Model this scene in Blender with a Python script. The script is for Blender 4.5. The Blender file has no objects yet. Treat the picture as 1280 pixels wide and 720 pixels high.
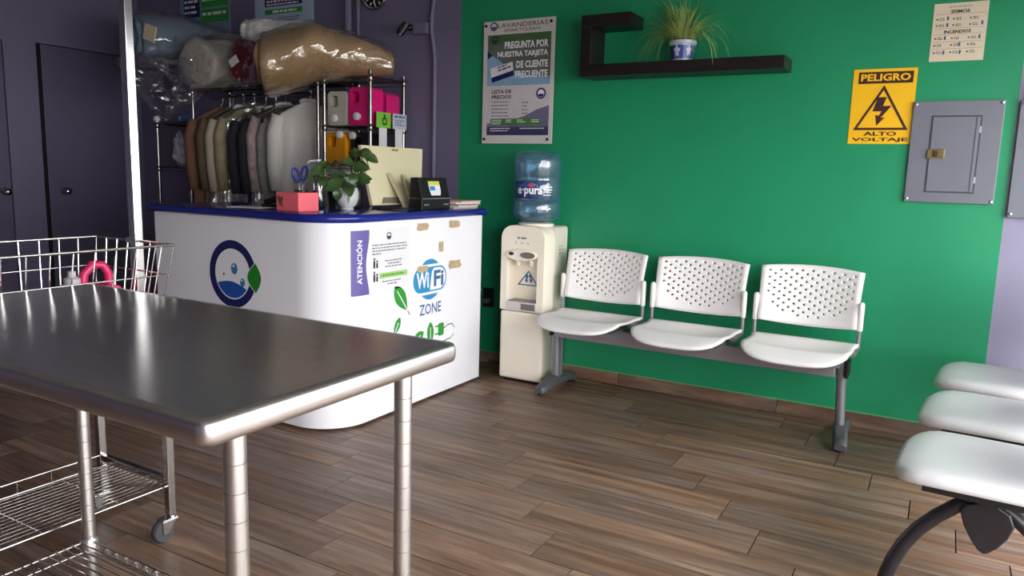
import bpy, bmesh, math, random
from mathutils import Vector, Matrix, noise
random.seed(7)
PI = math.pi
scene = bpy.context.scene
C = scene.collection

# ------------------------------------------------------------------ camera, light, exposure
cam_d = bpy.data.cameras.new('camera')
cam = bpy.data.objects.new('camera', cam_d); C.objects.link(cam)
cam_d.sensor_width = 36.0
cam_d.lens = 36.0 * 938.68 / 1280.0
cam_d.clip_start = 0.02
RIGHT = Vector((0.865526, 0.500095, 0.027744)); UP = Vector((-0.099265, 0.116979, 0.988161)); FWD = Vector((-0.490929, 0.858033, -0.150891))
mw = Matrix((RIGHT, UP, -FWD)).transposed().to_4x4(); mw.translation = (0, 0, 1.22)
cam.matrix_world = mw
scene.camera = cam

world = bpy.data.worlds.new('overcast_sky'); scene.world = world
world.use_nodes = True
bg = world.node_tree.nodes['Background']
bg.inputs[0].default_value = (0.99, 0.94, 0.99, 1)
bg.inputs[1].default_value = 13.5
scene.view_settings.view_transform = 'Standard'
scene.view_settings.look = 'None'
scene.view_settings.gamma = 1.0
scene.view_settings.use_curve_mapping = False
scene.view_settings.exposure = 0.0
# daylight comes only through the storefront glass: a portal there guides the sampling of the sky, it gives off no light itself
pd = bpy.data.lights.new('storefront_portal', 'AREA'); pd.shape = 'RECTANGLE'; pd.size = 5.15; pd.size_y = 1.90; pd.cycles.is_portal = True
po = bpy.data.objects.new('storefront_portal', pd); C.objects.link(po)
po.matrix_world = Matrix(((0, 0, 1, 1.13), (1, 0, 0, 1.24), (0, 1, 0, 1.10), (0, 0, 0, 1)))

# room limits
WY = 4.066          # green wall
WX = -5.99          # wall with the doors
SX = 1.00           # storefront
LY = -2.60          # wall behind the camera
CZ = 3.00           # ceiling

# ------------------------------------------------------------------ helpers
def lin(r, g, b):
    f = lambda c: (c/255/12.92) if c/255 <= 0.04045 else ((c/255+0.055)/1.055)**2.4
    return (f(r), f(g), f(b), 1)

MATS = {}
def mat(name, col, rough=0.5, metal=0.0, var=0.0, vscale=8.0, bump=0.0, bscale=60.0, coat=0.0, spec=0.5, stretch=(1, 1, 1), emit=0, sheen=0):
    if name in MATS: return MATS[name]
    m = bpy.data.materials.new(name); m.use_nodes = True
    nt = m.node_tree; b = nt.nodes['Principled BSDF']
    c = lin(*col)
    b.inputs['Base Color'].default_value = c
    b.inputs['Roughness'].default_value = rough
    b.inputs['Metallic'].default_value = metal
    b.inputs['Specular IOR Level'].default_value = spec
    b.inputs['Coat Weight'].default_value = coat
    b.inputs['Coat Roughness'].default_value = 0.12
    if var or bump:
        tc = nt.nodes.new('ShaderNodeTexCoord'); mp = nt.nodes.new('ShaderNodeMapping')
        mp.inputs['Scale'].default_value = stretch
        nt.links.new(tc.outputs['Object'], mp.inputs['Vector'])
    if var:
        n = nt.nodes.new('ShaderNodeTexNoise'); n.inputs['Scale'].default_value = vscale; n.inputs['Detail'].default_value = 5
        nt.links.new(mp.outputs[0], n.inputs['Vector'])
        r = nt.nodes.new('ShaderNodeValToRGB')
        r.color_ramp.elements[0].position = 0.3; r.color_ramp.elements[1].position = 0.7
        r.color_ramp.elements[0].color = (c[0]*(1-var), c[1]*(1-var), c[2]*(1-var), 1)
        r.color_ramp.elements[1].color = (min(1, c[0]*(1+var)), min(1, c[1]*(1+var)), min(1, c[2]*(1+var)), 1)
        nt.links.new(n.outputs['Fac'], r.inputs[0]); nt.links.new(r.outputs[0], b.inputs['Base Color'])
    if bump:
        n2 = nt.nodes.new('ShaderNodeTexNoise'); n2.inputs['Scale'].default_value = bscale; n2.inputs['Detail'].default_value = 3
        nt.links.new(mp.outputs[0], n2.inputs['Vector'])
        bp = nt.nodes.new('ShaderNodeBump'); bp.inputs['Strength'].default_value = bump; bp.inputs['Distance'].default_value = 0.01
        nt.links.new(n2.outputs['Fac'], bp.inputs['Height']); nt.links.new(bp.outputs[0], b.inputs['Normal'])
    MATS[name] = m
    return m

def film_mat(name, tint, amount, rough=0.12, bump=0.6, bscale=14.0, gloss=(1, 1, 1), haze=0.0, hazecol=(0.85, 0.86, 0.88)):
    """clear plastic film or thin glass: mostly see-through with a glossy skin"""
    if name in MATS: return MATS[name]
    m = bpy.data.materials.new(name); m.use_nodes = True
    nt = m.node_tree; nt.nodes.clear()
    out = nt.nodes.new('ShaderNodeOutputMaterial'); mix = nt.nodes.new('ShaderNodeMixShader')
    tr = nt.nodes.new('ShaderNodeBsdfTransparent'); tr.inputs[0].default_value = (*tint, 1)
    gl = nt.nodes.new('ShaderNodeBsdfGlossy'); gl.inputs['Roughness'].default_value = rough; gl.inputs[0].default_value = (*gloss, 1)
    lw = nt.nodes.new('ShaderNodeLayerWeight'); lw.inputs['Blend'].default_value = 0.35
    mu = nt.nodes.new('ShaderNodeMath'); mu.operation = 'MULTIPLY_ADD'; mu.inputs[1].default_value = amount; mu.inputs[2].default_value = amount*0.5
    nt.links.new(lw.outputs['Facing'], mu.inputs[0]); nt.links.new(mu.outputs[0], mix.inputs[0])
    if haze:
        hz = nt.nodes.new('ShaderNodeBsdfDiffuse'); hz.inputs[0].default_value = (*hazecol, 1); tl = nt.nodes.new('ShaderNodeBsdfTranslucent'); tl.inputs[0].default_value = (*hazecol, 1)
        m0 = nt.nodes.new('ShaderNodeMixShader'); m0.inputs[0].default_value = 0.5; nt.links.new(hz.outputs[0], m0.inputs[1]); nt.links.new(tl.outputs[0], m0.inputs[2])
        m1 = nt.nodes.new('ShaderNodeMixShader'); m1.inputs[0].default_value = haze; nt.links.new(tr.outputs[0], m1.inputs[1]); nt.links.new(m0.outputs[0], m1.inputs[2])
        nt.links.new(m1.outputs[0], mix.inputs[1])
    else: nt.links.new(tr.outputs[0], mix.inputs[1])
    nt.links.new(gl.outputs[0], mix.inputs[2]); nt.links.new(mix.outputs[0], out.inputs[0])
    if bump:
        tc = nt.nodes.new('ShaderNodeTexCoord'); n2 = nt.nodes.new('ShaderNodeTexNoise'); n2.inputs['Scale'].default_value = bscale; n2.inputs['Detail'].default_value = 3
        nt.links.new(tc.outputs['Object'], n2.inputs['Vector'])
        bp = nt.nodes.new('ShaderNodeBump'); bp.inputs['Strength'].default_value = bump; bp.inputs['Distance'].default_value = 0.03
        nt.links.new(n2.outputs['Fac'], bp.inputs['Height']); nt.links.new(bp.outputs[0], gl.inputs['Normal'])
    MATS[name] = m
    return m

def thing(name, label, cat, loc=(0, 0, 0), rotz=0, group=None):
    o = bpy.data.objects.new(name, None); C.objects.link(o)
    o.empty_display_size = 0.1
    o.location = loc; o.rotation_euler = (0, 0, rotz)
    o['label'] = label; o['category'] = cat
    if group: o['group'] = group
    return o
def tag(o, label, cat, group=None):
    o['label'] = label; o['category'] = cat
    if group: o['group'] = group
    return o
def dup(root, loc, label=None, rotz=None):
    r = root.copy(); C.objects.link(r); r.location = loc
    if rotz is not None: r.rotation_euler = (0, 0, rotz)
    if label: r['label'] = label
    for ch in list(root.children):
        c = ch.copy(); C.objects.link(c); c.parent = r
        for g in list(ch.children):
            d = g.copy(); C.objects.link(d); d.parent = c
    return r

class MB:
    """collects shapes (world coordinates) into ONE mesh"""
    def __init__(s): s.v = []; s.f = []; s.mi = []; s.cur = 0
    def add(s, vs, fs):
        o = len(s.v); s.v += [Vector(p) for p in vs]
        for f in fs: s.f.append([i+o for i in f]); s.mi.append(s.cur)
        return s
    def box(s, x0, x1, y0, y1, z0, z1):
        vs = [(x, y, z) for z in (z0, z1) for y in (y0, y1) for x in (x0, x1)]
        return s.add(vs, [(0, 2, 3, 1), (4, 5, 7, 6), (0, 1, 5, 4), (2, 6, 7, 3), (0, 4, 6, 2), (1, 3, 7, 5)])
    def obox(s, c, ax, ay, az):
        """box from centre and three half vectors"""
        c = Vector(c); ax = Vector(ax); ay = Vector(ay); az = Vector(az)
        vs = [c+ax*i+ay*j+az*k for k in (-1, 1) for j in (-1, 1) for i in (-1, 1)]
        return s.add(vs, [(0, 2, 3, 1), (4, 5, 7, 6), (0, 1, 5, 4), (2, 6, 7, 3), (0, 4, 6, 2), (1, 3, 7, 5)])
    def rings(s, rings, cap0=True, cap1=True, closed=False):
        n = len(rings[0]); o = len(s.v); fs = []; vs = [p for r in rings for p in r]
        m = len(rings)
        for i in range(m-1 if not closed else m):
            a = i*n; b = ((i+1) % m)*n
            for j in range(n):
                k = (j+1) % n
                fs.append((a+j, a+k, b+k, b+j))
        if not closed:
            if cap0: fs.append(tuple(range(n-1, -1, -1)))
            if cap1: fs.append(tuple((m-1)*n+j for j in range(n)))
        return s.add(vs, fs)
    def tube(s, pts, r, n=8, closed=False, caps=True):
        pts = [Vector(p) for p in pts]; R = []
        rr = r if isinstance(r, (list, tuple)) else [r]*len(pts)
        t0 = (pts[1]-pts[0]).normalized()
        nrm = t0.orthogonal().normalized()
        m = len(pts)
        for i, p in enumerate(pts):
            if closed: t = (pts[(i+1) % m]-pts[i-1]).normalized()
            else: t = (pts[min(i+1, m-1)]-pts[max(i-1, 0)]).normalized()
            nrm = (nrm-t*nrm.dot(t))
            if nrm.length < 1e-6: nrm = t.orthogonal()
            nrm.normalize(); bn = t.cross(nrm)
            R.append([p+(nrm*math.cos(2*PI*j/n)+bn*math.sin(2*PI*j/n))*rr[i] for j in range(n)])
        return s.rings(R, caps, caps, closed)
    def lathe(s, prof, c=(0, 0, 0), n=24, axis='z', cap=True):
        c = Vector(c); R = []
        for r, h in prof:
            ring = []
            for j in range(n):
                a = 2*PI*j/n
                if axis == 'z': ring.append(c+Vector((r*math.cos(a), r*math.sin(a), h)))
                elif axis == 'y': ring.append(c+Vector((r*math.cos(a), h, -r*math.sin(a))))
                else: ring.append(c+Vector((h, r*math.cos(a), r*math.sin(a))))
            R.append(ring)
        return s.rings(R, cap, cap)
    def prism(s, poly, a0, a1, axis='z'):
        """polygon extruded along an axis; poly in the other two axes (xy / xz / yz)"""
        def P(p, a):
            if axis == 'z': return (p[0], p[1], a)
            if axis == 'y': return (p[0], a, p[1])
            return (a, p[0], p[1])
        return s.rings([[P(p, a0) for p in poly], [P(p, a1) for p in poly]])
    def grid(s, fn, nu, nv, skip=None):
        vs = [fn(i/nu, j/nv) for j in range(nv+1) for i in range(nu+1)]
        fs = [(j*(nu+1)+i, j*(nu+1)+i+1, (j+1)*(nu+1)+i+1, (j+1)*(nu+1)+i) for j in range(nv) for i in range(nu)]
        return s.add(vs, fs)
    def build(s, name, m, parent=None, smooth=False, solid=0, bevel=0, kind=None, local=False, sub=0, fix=True):
        me = bpy.data.meshes.new(name)
        off = Vector((0, 0, 0))
        if parent is not None and not local:
            p = parent
            while p is not None: off += Vector(p.location); p = p.parent
        me.from_pydata([tuple(v-off) for v in s.v], [], s.f)
        ms = m if isinstance(m, (list, tuple)) else [m]
        for x in ms: me.materials.append(x)
        if len(ms) > 1:
            for p, i in zip(me.polygons, s.mi): p.material_index = i
        if fix:
            bm = bmesh.new(); bm.from_mesh(me); bmesh.ops.recalc_face_normals(bm, faces=bm.faces); bm.to_mesh(me); bm.free()
        if smooth:
            me.polygons.foreach_set('use_smooth', [True]*len(me.polygons))
            if smooth is not True: me.set_sharp_from_angle(angle=math.radians(smooth))
        me.update()
        o = bpy.data.objects.new(name, me); C.objects.link(o)
        if parent is not None: o.parent = parent
        if solid:
            md = o.modifiers.new('solid', 'SOLIDIFY'); md.thickness = solid; md.offset = -1
        if bevel:
            md = o.modifiers.new('bevel', 'BEVEL'); md.width = bevel; md.segments = 2; md.limit_method = 'ANGLE'; md.angle_limit = math.radians(40)
        if sub:
            md = o.modifiers.new('sub', 'SUBSURF'); md.levels = sub; md.render_levels = sub
        if kind: o['kind'] = kind
        return o

def struct(o): o['kind'] = 'structure'; return o

def rrect(x0, x1, y0, y1, r, n=5, corners=(1, 1, 1, 1)):
    pts = []
    for k, (cx, cy, a0) in enumerate(((x1-r, y0+r, -PI/2), (x1-r, y1-r, 0), (x0+r, y1-r, PI/2), (x0+r, y0+r, PI))):
        if corners[k]:
            for i in range(n+1):
                a = a0+PI/2*i/n; pts.append((cx+r*math.cos(a), cy+r*math.sin(a)))
        else:
            pts.append(((x1, y0), (x1, y1), (x0, y1), (x0, y0))[k])
    return pts
def circ(cx, cy, r, n=32, ry=None, a0=0, a1=2*PI):
    ry = r if ry is None else ry
    full = abs(a1-a0-2*PI) < 1e-6
    return [(cx+r*math.cos(a0+(a1-a0)*i/(n if full else n-1)), cy+ry*math.sin(a0+(a1-a0)*i/(n if full else n-1))) for i in range(n)]

# flat print: place(u, v, w) -> world point
def wall_place(y): return lambda u, v, w: Vector((u, y-w, v))            # on a wall that faces -y
LAY = 0.0007
def decal(name, loops, m, parent, place, layer=1, subdiv=0, kind=None):
    bm = bmesh.new(); es = []
    for lp in loops:
        if subdiv:
            q = []
            for i, p in enumerate(lp):
                p2 = lp[(i+1) % len(lp)]; d = math.dist(p, p2); k = max(1, int(d/subdiv))
                q += [(p[0]+(p2[0]-p[0])*t/k, p[1]+(p2[1]-p[1])*t/k) for t in range(k)]
            lp = q
        vs = [bm.verts.new((p[0], p[1], 0)) for p in lp]
        es += [bm.edges.new((vs[i], vs[(i+1) % len(vs)])) for i in range(len(vs))]
    bmesh.ops.triangle_fill(bm, use_beauty=True, use_dissolve=False, edges=es, normal=(0, 0, 1))
    bm.verts.index_update()
    mb = MB(); mb.add([place(v.co.x, v.co.y, layer*LAY) for v in bm.verts], [[v.index for v in f.verts] for f in bm.faces])
    bm.free()
    return mb.build(name, m, parent, kind=kind, fix=False)
def rect(u0, u1, v0, v1): return [(u0, v0), (u1, v0), (u1, v1), (u0, v1)]

def text(name, s, m, parent, place, u0, u1, v0, v1, layer=2, bold=0.0, ital=0.0):
    """lettering stretched to the box u0..u1, v0..v1 (cap height)"""
    cu = bpy.data.curves.new('t', 'FONT'); cu.body = s; cu.size = 1; cu.offset = bold; cu.resolution_u = 2
    o = bpy.data.objects.new('t', cu); C.objects.link(o)
    bpy.context.view_layer.update()
    dg = bpy.context.evaluated_depsgraph_get()
    me = bpy.data.meshes.new_from_object(o.evaluated_get(dg))
    bpy.data.objects.remove(o); bpy.data.curves.remove(cu)
    xs = [v.co.x for v in me.vertices]; ys = [v.co.y for v in me.vertices]
    if not xs: return None
    a, b, c, d = min(xs), max(xs), min(ys), max(ys)
    mb = MB()
    mb.add([place(u0+(v.co.x-a)/(b-a)*(u1-u0)+ital*(v.co.y-c)/(d-c)*(v1-v0), v0+(v.co.y-c)/(d-c)*(v1-v0), layer*LAY) for v in me.vertices], [list(p.vertices) for p in me.polygons])
    bpy.data.meshes.remove(me)
    return mb.build(name, m, parent, fix=False)
def scribble(name, m, parent, place, rows, layer=2, seed=0):
    """rows of illegible small print: (u0, u1, v, height) -> word-like dashes, one mesh"""
    rnd = random.Random(seed); mb = MB()
    for (u0, u1, v, h) in rows:
        u = u0
        while u < u1-h:
            w = min(u1-u, h*rnd.uniform(1.2, 4.5))
            mb.add([place(a, b, layer*LAY) for a, b in ((u, v), (u+w, v), (u+w, v+h), (u, v+h))], [(0, 1, 2, 3)])
            u += w+h*0.7
    return mb.build(name, m, parent, kind='stuff', fix=False)

def nz(p, s=1.0, seed=0.0): return noise.noise(Vector((p[0]*s+seed, p[1]*s-seed*1.7, p[2]*s+seed*0.6)))

def crease(q, seed):
    a = 1-abs(nz(q, 13.0, seed))*2.2; b = 1-abs(nz(q, 27.0, seed+2.0))*2.2
    return 0.62*a*abs(a)+0.38*b*abs(b)

# ------------------------------------------------------------------ materials
M_green = mat('green_paint', (26, 142, 95), 0.42, var=0.05, vscale=2.5, bump=0.05, bscale=120)
M_purple = mat('purple_paint', (116, 108, 134), 0.6, var=0.05, vscale=2.5, bump=0.05, bscale=120)
M_door = mat('purple_door_paint', (98, 90, 114), 0.5, var=0.04)
M_ceiling = mat('ceiling_paint', (176, 174, 172), 0.8, var=0.02)
M_whitewall = mat('white_wall_paint', (150, 144, 150), 0.7, var=0.03)
M_grout = mat('dark_grout', (40, 32, 27), 0.9, var=0.1)
M_blackgap = mat('dark_recess', (16, 14, 20), 0.9)
M_alu = mat('aluminium_frame', (190, 192, 195), 0.35, 0.9, var=0.03)
M_steel = mat('brushed_steel', (194, 191, 188), 0.15, 0.84, var=0.06, vscale=3, bump=0.02, bscale=40, stretch=(1, 18, 1))
M_steeledge = mat('rolled_steel_edge', (214, 209, 205), 0.33, 1.0, var=0.03)
M_chrome = mat('chrome', (205, 203, 200), 0.16, 1.0, var=0.03, vscale=20)
M_post = mat('steel_post', (206, 202, 197), 0.38, 1.0, var=0.05, vscale=14)
M_darkchrome = mat('rack_chrome', (150, 145, 138), 0.25, 1.0, var=0.1, vscale=20)
M_rubber = mat('grey_rubber', (62, 62, 64), 0.7, var=0.1, vscale=40)
M_blackplastic = mat('black_plastic', (22, 21, 23), 0.4, var=0.1, vscale=30)
M_blackwood = mat('black_brown_laminate', (26, 17, 17), 0.42, var=0.18, vscale=6, stretch=(0.4, 6, 6))
M_white = mat('white_laminate', (240, 238, 242), 0.28, var=0.015, vscale=3)
M_blue = mat('blue_laminate', (26, 38, 128), 0.2, var=0.05)
M_seat = mat('white_seat_plastic', (238, 233, 230), 0.38, var=0.015, bump=0.03, bscale=300)
M_seat2 = mat('glossy_white_seat', (214, 214, 214), 0.28, var=0.015)
M_greymetal = mat('grey_painted_metal', (138, 138, 142), 0.4, 0.5, var=0.04)
M_footgrey = mat('grey_foot_casting', (92, 93, 95), 0.45, 0.3, var=0.06)
M_beam = mat('mauve_grey_beam', (150, 142, 146), 0.42, 0.35, var=0.04)
M_panel = mat('grey_panel_enamel', (116, 118, 127), 0.42, 0.1, var=0.03)
M_brass = mat('brass_latch', (140, 122, 82), 0.4, 0.8, var=0.15, vscale=40)
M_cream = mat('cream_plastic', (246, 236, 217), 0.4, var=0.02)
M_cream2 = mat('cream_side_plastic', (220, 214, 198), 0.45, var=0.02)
M_monitor = mat('ivory_plastic', (224, 214, 176), 0.45, var=0.02)
M_paper = mat('white_paper', (228, 226, 228), 0.7, var=0.02)
M_navy = mat('navy_print', (24, 28, 92), 0.5)
M_print = mat('black_print', (34, 32, 38), 0.6)
M_greyprint = mat('grey_print', (120, 118, 124), 0.6)
M_leafprint = mat('green_print', (44, 150, 48), 0.45)
M_wifi = mat('wifi_blue_print', (42, 140, 192), 0.4)
M_wifitext = mat('wifi_text_blue', (46, 104, 150), 0.4)
M_lilac = mat('lilac_print', (104, 92, 158), 0.5)
M_lime = mat('lime_print', (158, 200, 108), 0.5)
M_whiteprint = mat('white_print', (240, 240, 242), 0.5)
M_tape = mat('brown_tape_residue', (188, 164, 128), 0.5, var=0.2, vscale=60)
M_yellow = mat('yellow_sign_print', (246, 190, 14), 0.45, var=0.02)
M_maroon = mat('dark_sign_print', (58, 22, 22), 0.5)
M_leaf = mat('dark_leaf', (54, 78, 38), 0.35, var=0.25, vscale=25)
M_blade = mat('grass_blade', (150, 172, 96), 0.5, var=0.3, vscale=12)
M_soil = mat('potting_soil', (40, 30, 24), 0.95, var=0.3, vscale=80, bump=0.5)

def plank_material():
    m = bpy.data.materials.new('wood_look_tile'); m.use_nodes = True
    nt = m.node_tree; b = nt.nodes['Principled BSDF']; L = nt.links.new
    oi = nt.nodes.new('ShaderNodeObjectInfo'); tc = nt.nodes.new('ShaderNodeTexCoord')
    off = nt.nodes.new('ShaderNodeVectorMath'); off.operation = 'SCALE'; off.inputs['Scale'].default_value = 37.0
    cb = nt.nodes.new('ShaderNodeCombineXYZ')
    for i in range(3): L(oi.outputs['Random'], cb.inputs[i])
    L(cb.outputs[0], off.inputs[0])
    ad = nt.nodes.new('ShaderNodeVectorMath'); L(tc.outputs['Object'], ad.inputs[0]); L(off.outputs[0], ad.inputs[1])
    mp = nt.nodes.new('ShaderNodeMapping'); mp.inputs['Scale'].default_value = (1.6, 26, 10); L(ad.outputs[0], mp.inputs[0])
    n1 = nt.nodes.new('ShaderNodeTexNoise'); n1.inputs['Scale'].default_value = 1.0; n1.inputs['Detail'].default_value = 7; n1.inputs['Roughness'].default_value = 0.65; n1.inputs['Distortion'].default_value = 0.6
    L(mp.outputs[0], n1.inputs['Vector'])
    r = nt.nodes.new('ShaderNodeValToRGB')
    e = r.color_ramp.elements
    e[0].position = 0.30; e[0].color = lin(86, 64, 50)
    e[1].position = 0.72; e[1].color = lin(158, 130, 106)
    e.new(0.5).color = lin(123, 96, 78)
    L(n1.outputs['Fac'], r.inputs[0])
    mp2 = nt.nodes.new('ShaderNodeMapping'); mp2.inputs['Scale'].default_value = (1.2, 4, 4); L(ad.outputs[0], mp2.inputs[0])
    n2 = nt.nodes.new('ShaderNodeTexNoise'); n2.inputs['Scale'].default_value = 1.6; n2.inputs['Detail'].default_value = 3; L(mp2.outputs[0], n2.inputs['Vector'])
    hs = nt.nodes.new('ShaderNodeHueSaturation')
    mr = nt.nodes.new('ShaderNodeMapRange'); mr.inputs['To Min'].default_value = 0.78; mr.inputs['To Max'].default_value = 1.16; L(oi.outputs['Random'], mr.inputs[0])
    mr2 = nt.nodes.new('ShaderNodeMapRange'); mr2.inputs['From Min'].default_value = 0.3; mr2.inputs['From Max'].default_value = 0.7; mr2.inputs['To Min'].default_value = 0.72; mr2.inputs['To Max'].default_value = 1.12; L(n2.outputs['Fac'], mr2.inputs[0])
    L(r.outputs[0], hs.inputs['Color']); L(mr.outputs[0], hs.inputs['Value']); L(mr2.outputs[0], hs.inputs['Saturation'])
    L(hs.outputs[0], b.inputs['Base Color'])
    b.inputs['Roughness'].default_value = 0.46; b.inputs['Specular IOR Level'].default_value = 0.38
    bp = nt.nodes.new('ShaderNodeBump'); bp.inputs['Strength'].default_value = 0.12; bp.inputs['Distance'].default_value = 0.004
    L(n1.outputs['Fac'], bp.inputs['Height']); L(bp.outputs[0], b.inputs['Normal'])
    return m
M_plank = plank_material()

# ------------------------------------------------------------------ the setting
fl = struct(MB().box(WX-0.2, SX+0.15, LY-0.15, WY+0.15, -0.06, -0.006).build('floor', M_grout))
PL, PW = 0.902, 0.1995
def plank_box(): return MB().box(-PL/2+0.0021, PL/2-0.0021, -PW/2+0.0021, PW/2-0.0021, -0.0075, 0)
pm = plank_box().build('plank', M_plank, fl, local=True)
proto_used = False; rest = MB()
k0 = math.floor((LY-2.808)/PW)
for k in range(k0, 8):
    y = 2.808+PW*(k+0.5)
    x = -0.7613-0.1519*k
    x = x-math.floor((x-WX)/PL)*PL-PL
    while x < SX+0.1:
        xc = x+PL/2
        lo, hi = max(x, WX), min(x+PL, SX+0.1)
        ylo, yhi = max(y-PW/2, LY), min(y+PW/2, WY)
        if hi-lo > 0.02 and yhi-ylo > 0.01:
            full = hi-lo > PL-0.001 and yhi-ylo > PW-0.001
            if -4.2 < xc < 1.3 and y > 0.25:
                if full:
                    o = pm if not proto_used else pm.copy()
                    if proto_used: C.objects.link(o)
                    proto_used = True
                    o.location = (xc, y, 0)
                else:
                    o = MB().box(lo+0.0021, hi-0.0021, ylo+0.0021, yhi-0.0005, -0.0075, 0).build('plank', M_plank, fl, local=True)
            else:
                rest.box(lo+0.0021, hi-0.0021, ylo+0.0021, yhi-0.0021, -0.0075, 0)
        x += PL
rest.build('planks_out_of_view', M_plank, fl, local=True, kind='stuff')

# long wall: purple paint, green paint, purple paint again
w = MB(); GX0, GX1 = -2.745, 0.227
w.cur = 1; w.box(WX-0.15, GX0, WY, WY+0.15, 0, CZ)
w.cur = 0; w.box(GX0, GX1, WY, WY+0.15, 0, CZ)
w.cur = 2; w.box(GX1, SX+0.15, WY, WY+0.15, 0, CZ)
struct(w.build('wall_right', [M_green, M_purple, mat('purple_paint_lit', (142, 138, 162), 0.55, var=0.04, vscale=2.5)]))  # third slot: lighter copy of the purple, storefront daylight put into its colour
bb = struct(MB().box(WX, SX, WY-0.004, WY, 0, 0.070).build('baseboard_right', M_grout))
x = -0.682-0.902*3
while x < SX:
    lo, hi = max(x, -2.9), min(x+0.902, SX)
    if hi-lo > 0.05:
        MB().box(lo+0.001, hi-0.001, WY-0.012, WY-0.003, 0.0005, 0.072).build('baseboard_tile', M_plank, bb, bevel=0.002)
    x += 0.902
M_bead = mat('green_caulk_bead', (86, 168, 112), 0.5)
MB().box(-2.745, GX1, WY-0.0095, WY, 0.072, 0.0775).build('caulk_bead', M_bead, bb)

# wall with the two doors
w = MB()
w.box(WX-0.15, WX, LY, 2.19, 0, CZ); w.box(WX-0.15, WX, 3.003, 3.232, 0, CZ); w.box(WX-0.15, WX, 4.030, WY, 0, CZ)
w.box(WX-0.15, WX, 2.19, 3.003, 2.068, CZ); w.box(WX-0.15, WX, 3.232, 4.030, 2.085, CZ)
struct(w.build('wall_back', M_purple))
MB().box(WX-0.16, WX-0.12, 2.1, 4.06, 0, 2.2).build('door_shade_backing', M_blackgap, bpy.data.objects['wall_back'])  # near-black sheet behind the doors, stands in for shade in their gaps
def door(n, y0, y1, z1, rec, ky, side):
    d = struct(MB().box(WX-0.045-rec, WX-rec, y0, y1, 0.008, z1).build('door_%d' % n, M_door, bevel=0.003))
    k = MB().lathe([(0.030, 0), (0.030, 0.006), (0.012, 0.012), (0.012, 0.035), (0.024, 0.045), (0.028, 0.058), (0.022, 0.072), (0.004, 0.076)], (WX-rec, ky, 0.985), 20, 'x').build('door_knob', M_chrome, d, smooth=True)
MB().box(WX-0.10, WX-0.012, 3.2325, 3.271, 0.0, 2.0845).build('door_gap_shade', M_blackgap, bpy.data.objects['wall_back'])  # near-black strip filling the gap beside the door, its shade painted as colour
door(1, 3.272, 4.024, 2.080, 0.012, 3.385, 1)
door(2, 2.196, 2.997, 2.063, 0.004, 2.945, 1)

# ceiling, wall behind the camera, storefront
struct(MB().box(WX-0.15, SX+0.15, LY-0.15, WY+0.15, CZ, CZ+0.12).build('ceiling', M_ceiling))
struct(MB().box(WX-0.15, SX+0.15, LY-0.15, LY, 0, CZ).build('wall_left', M_purple))
sf = MB().box(SX, SX+0.15, LY, WY, 2.08, CZ); sf.box(SX, SX+0.15, LY, WY, -0.004, 0.12); sf.box(SX, SX+0.15, LY, -1.35, 0.12, 2.08); sf.box(SX, SX+0.15, WY-0.22, WY, 0.12, 2.08)
sf = struct(sf.build('wall_front', M_whitewall))
M_glass = film_mat('window_glass', (0.93, 0.96, 0.95), 0.10, 0.01, 0)
ys = [-1.35, -0.05, 1.25, 2.50, WY-0.22]
for i in range(4):
    a, b = ys[i], ys[i+1]
    wn = struct(MB().box(SX+0.07, SX+0.078, a+0.05, b-0.05, 0.17, 2.03).build('window_%d' % (i+1), M_glass))
    fr = MB()
    fr.box(SX+0.04, SX+0.11, a, a+0.05, 0.12, 2.08); fr.box(SX+0.04, SX+0.11, b-0.05, b, 0.12, 2.08)
    fr.box(SX+0.04, SX+0.11, a+0.05, b-0.05, 0.12, 0.17); fr.box(SX+0.04, SX+0.11, a+0.05, b-0.05, 2.03, 2.08)
    fr.build('window_frame', M_alu, wn)
struct(MB().box(SX+0.15, SX+16, -14, 16, -0.2, -0.06).build('pavement', mat('pavement_concrete', (150, 146, 140), 0.9, var=0.1, vscale=1.5)))

# pipes on the purple wall
def conduit(pts, r, name, label):
    o = MB().tube(pts, r, 10).build(name, M_purple, smooth=60); return tag(o, label, 'pipe')
conduit([(-3.655, WY-0.026, 1.35), (-3.655, WY-0.026, CZ-0.002)], 0.026, 'wall_pipe', 'thick purple painted pipe running up the wall left of the clock')
conduit([(-3.572, WY-0.018, 1.35), (-3.572, WY-0.018, CZ-0.002)], 0.014, 'wall_pipe', 'thin purple painted pipe beside the thicker pipe left of the clock')
conduit([(-2.935, WY-0.014, 0.9), (-2.935, WY-0.014, 1.95), (-2.962, WY-0.014, 2.10), (-2.962, WY-0.014, 2.2), (-2.945, WY-0.014, 2.32), (-2.945, WY-0.014, CZ-0.002)], 0.014, 'wall_conduit', 'slim purple painted conduit rising up the wall right of the security camera')
t = thing('junction_box', 'small purple painted junction box on the wall beside the security camera', 'junction box', (-3.04, WY, 2.13))
MB().box(-3.092, -2.985, WY-0.045, WY, 2.088, 2.160).build('housing', M_purple, t, bevel=0.004)
MB().tube([(-2.949, WY-0.008, 2.118), (GX0+0.002, WY-0.008, 2.118)], 0.007, 8).build('side_conduit', M_purple, t, smooth=60)
t = thing('security_camera', 'small black bullet security camera on the purple wall', 'camera', (-3.16, WY, 2.10))
MB().tube([(-3.105, WY-0.03, 2.132), (-3.13, WY-0.07, 2.130)], 0.018, 10).build('mount_arm', M_blackplastic, t, smooth=60)
MB().tube([(-3.118, WY-0.075, 2.150), (-3.150, WY-0.10, 2.085)], 0.026, 14).build('barrel', M_blackplastic, t, smooth=50)
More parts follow.
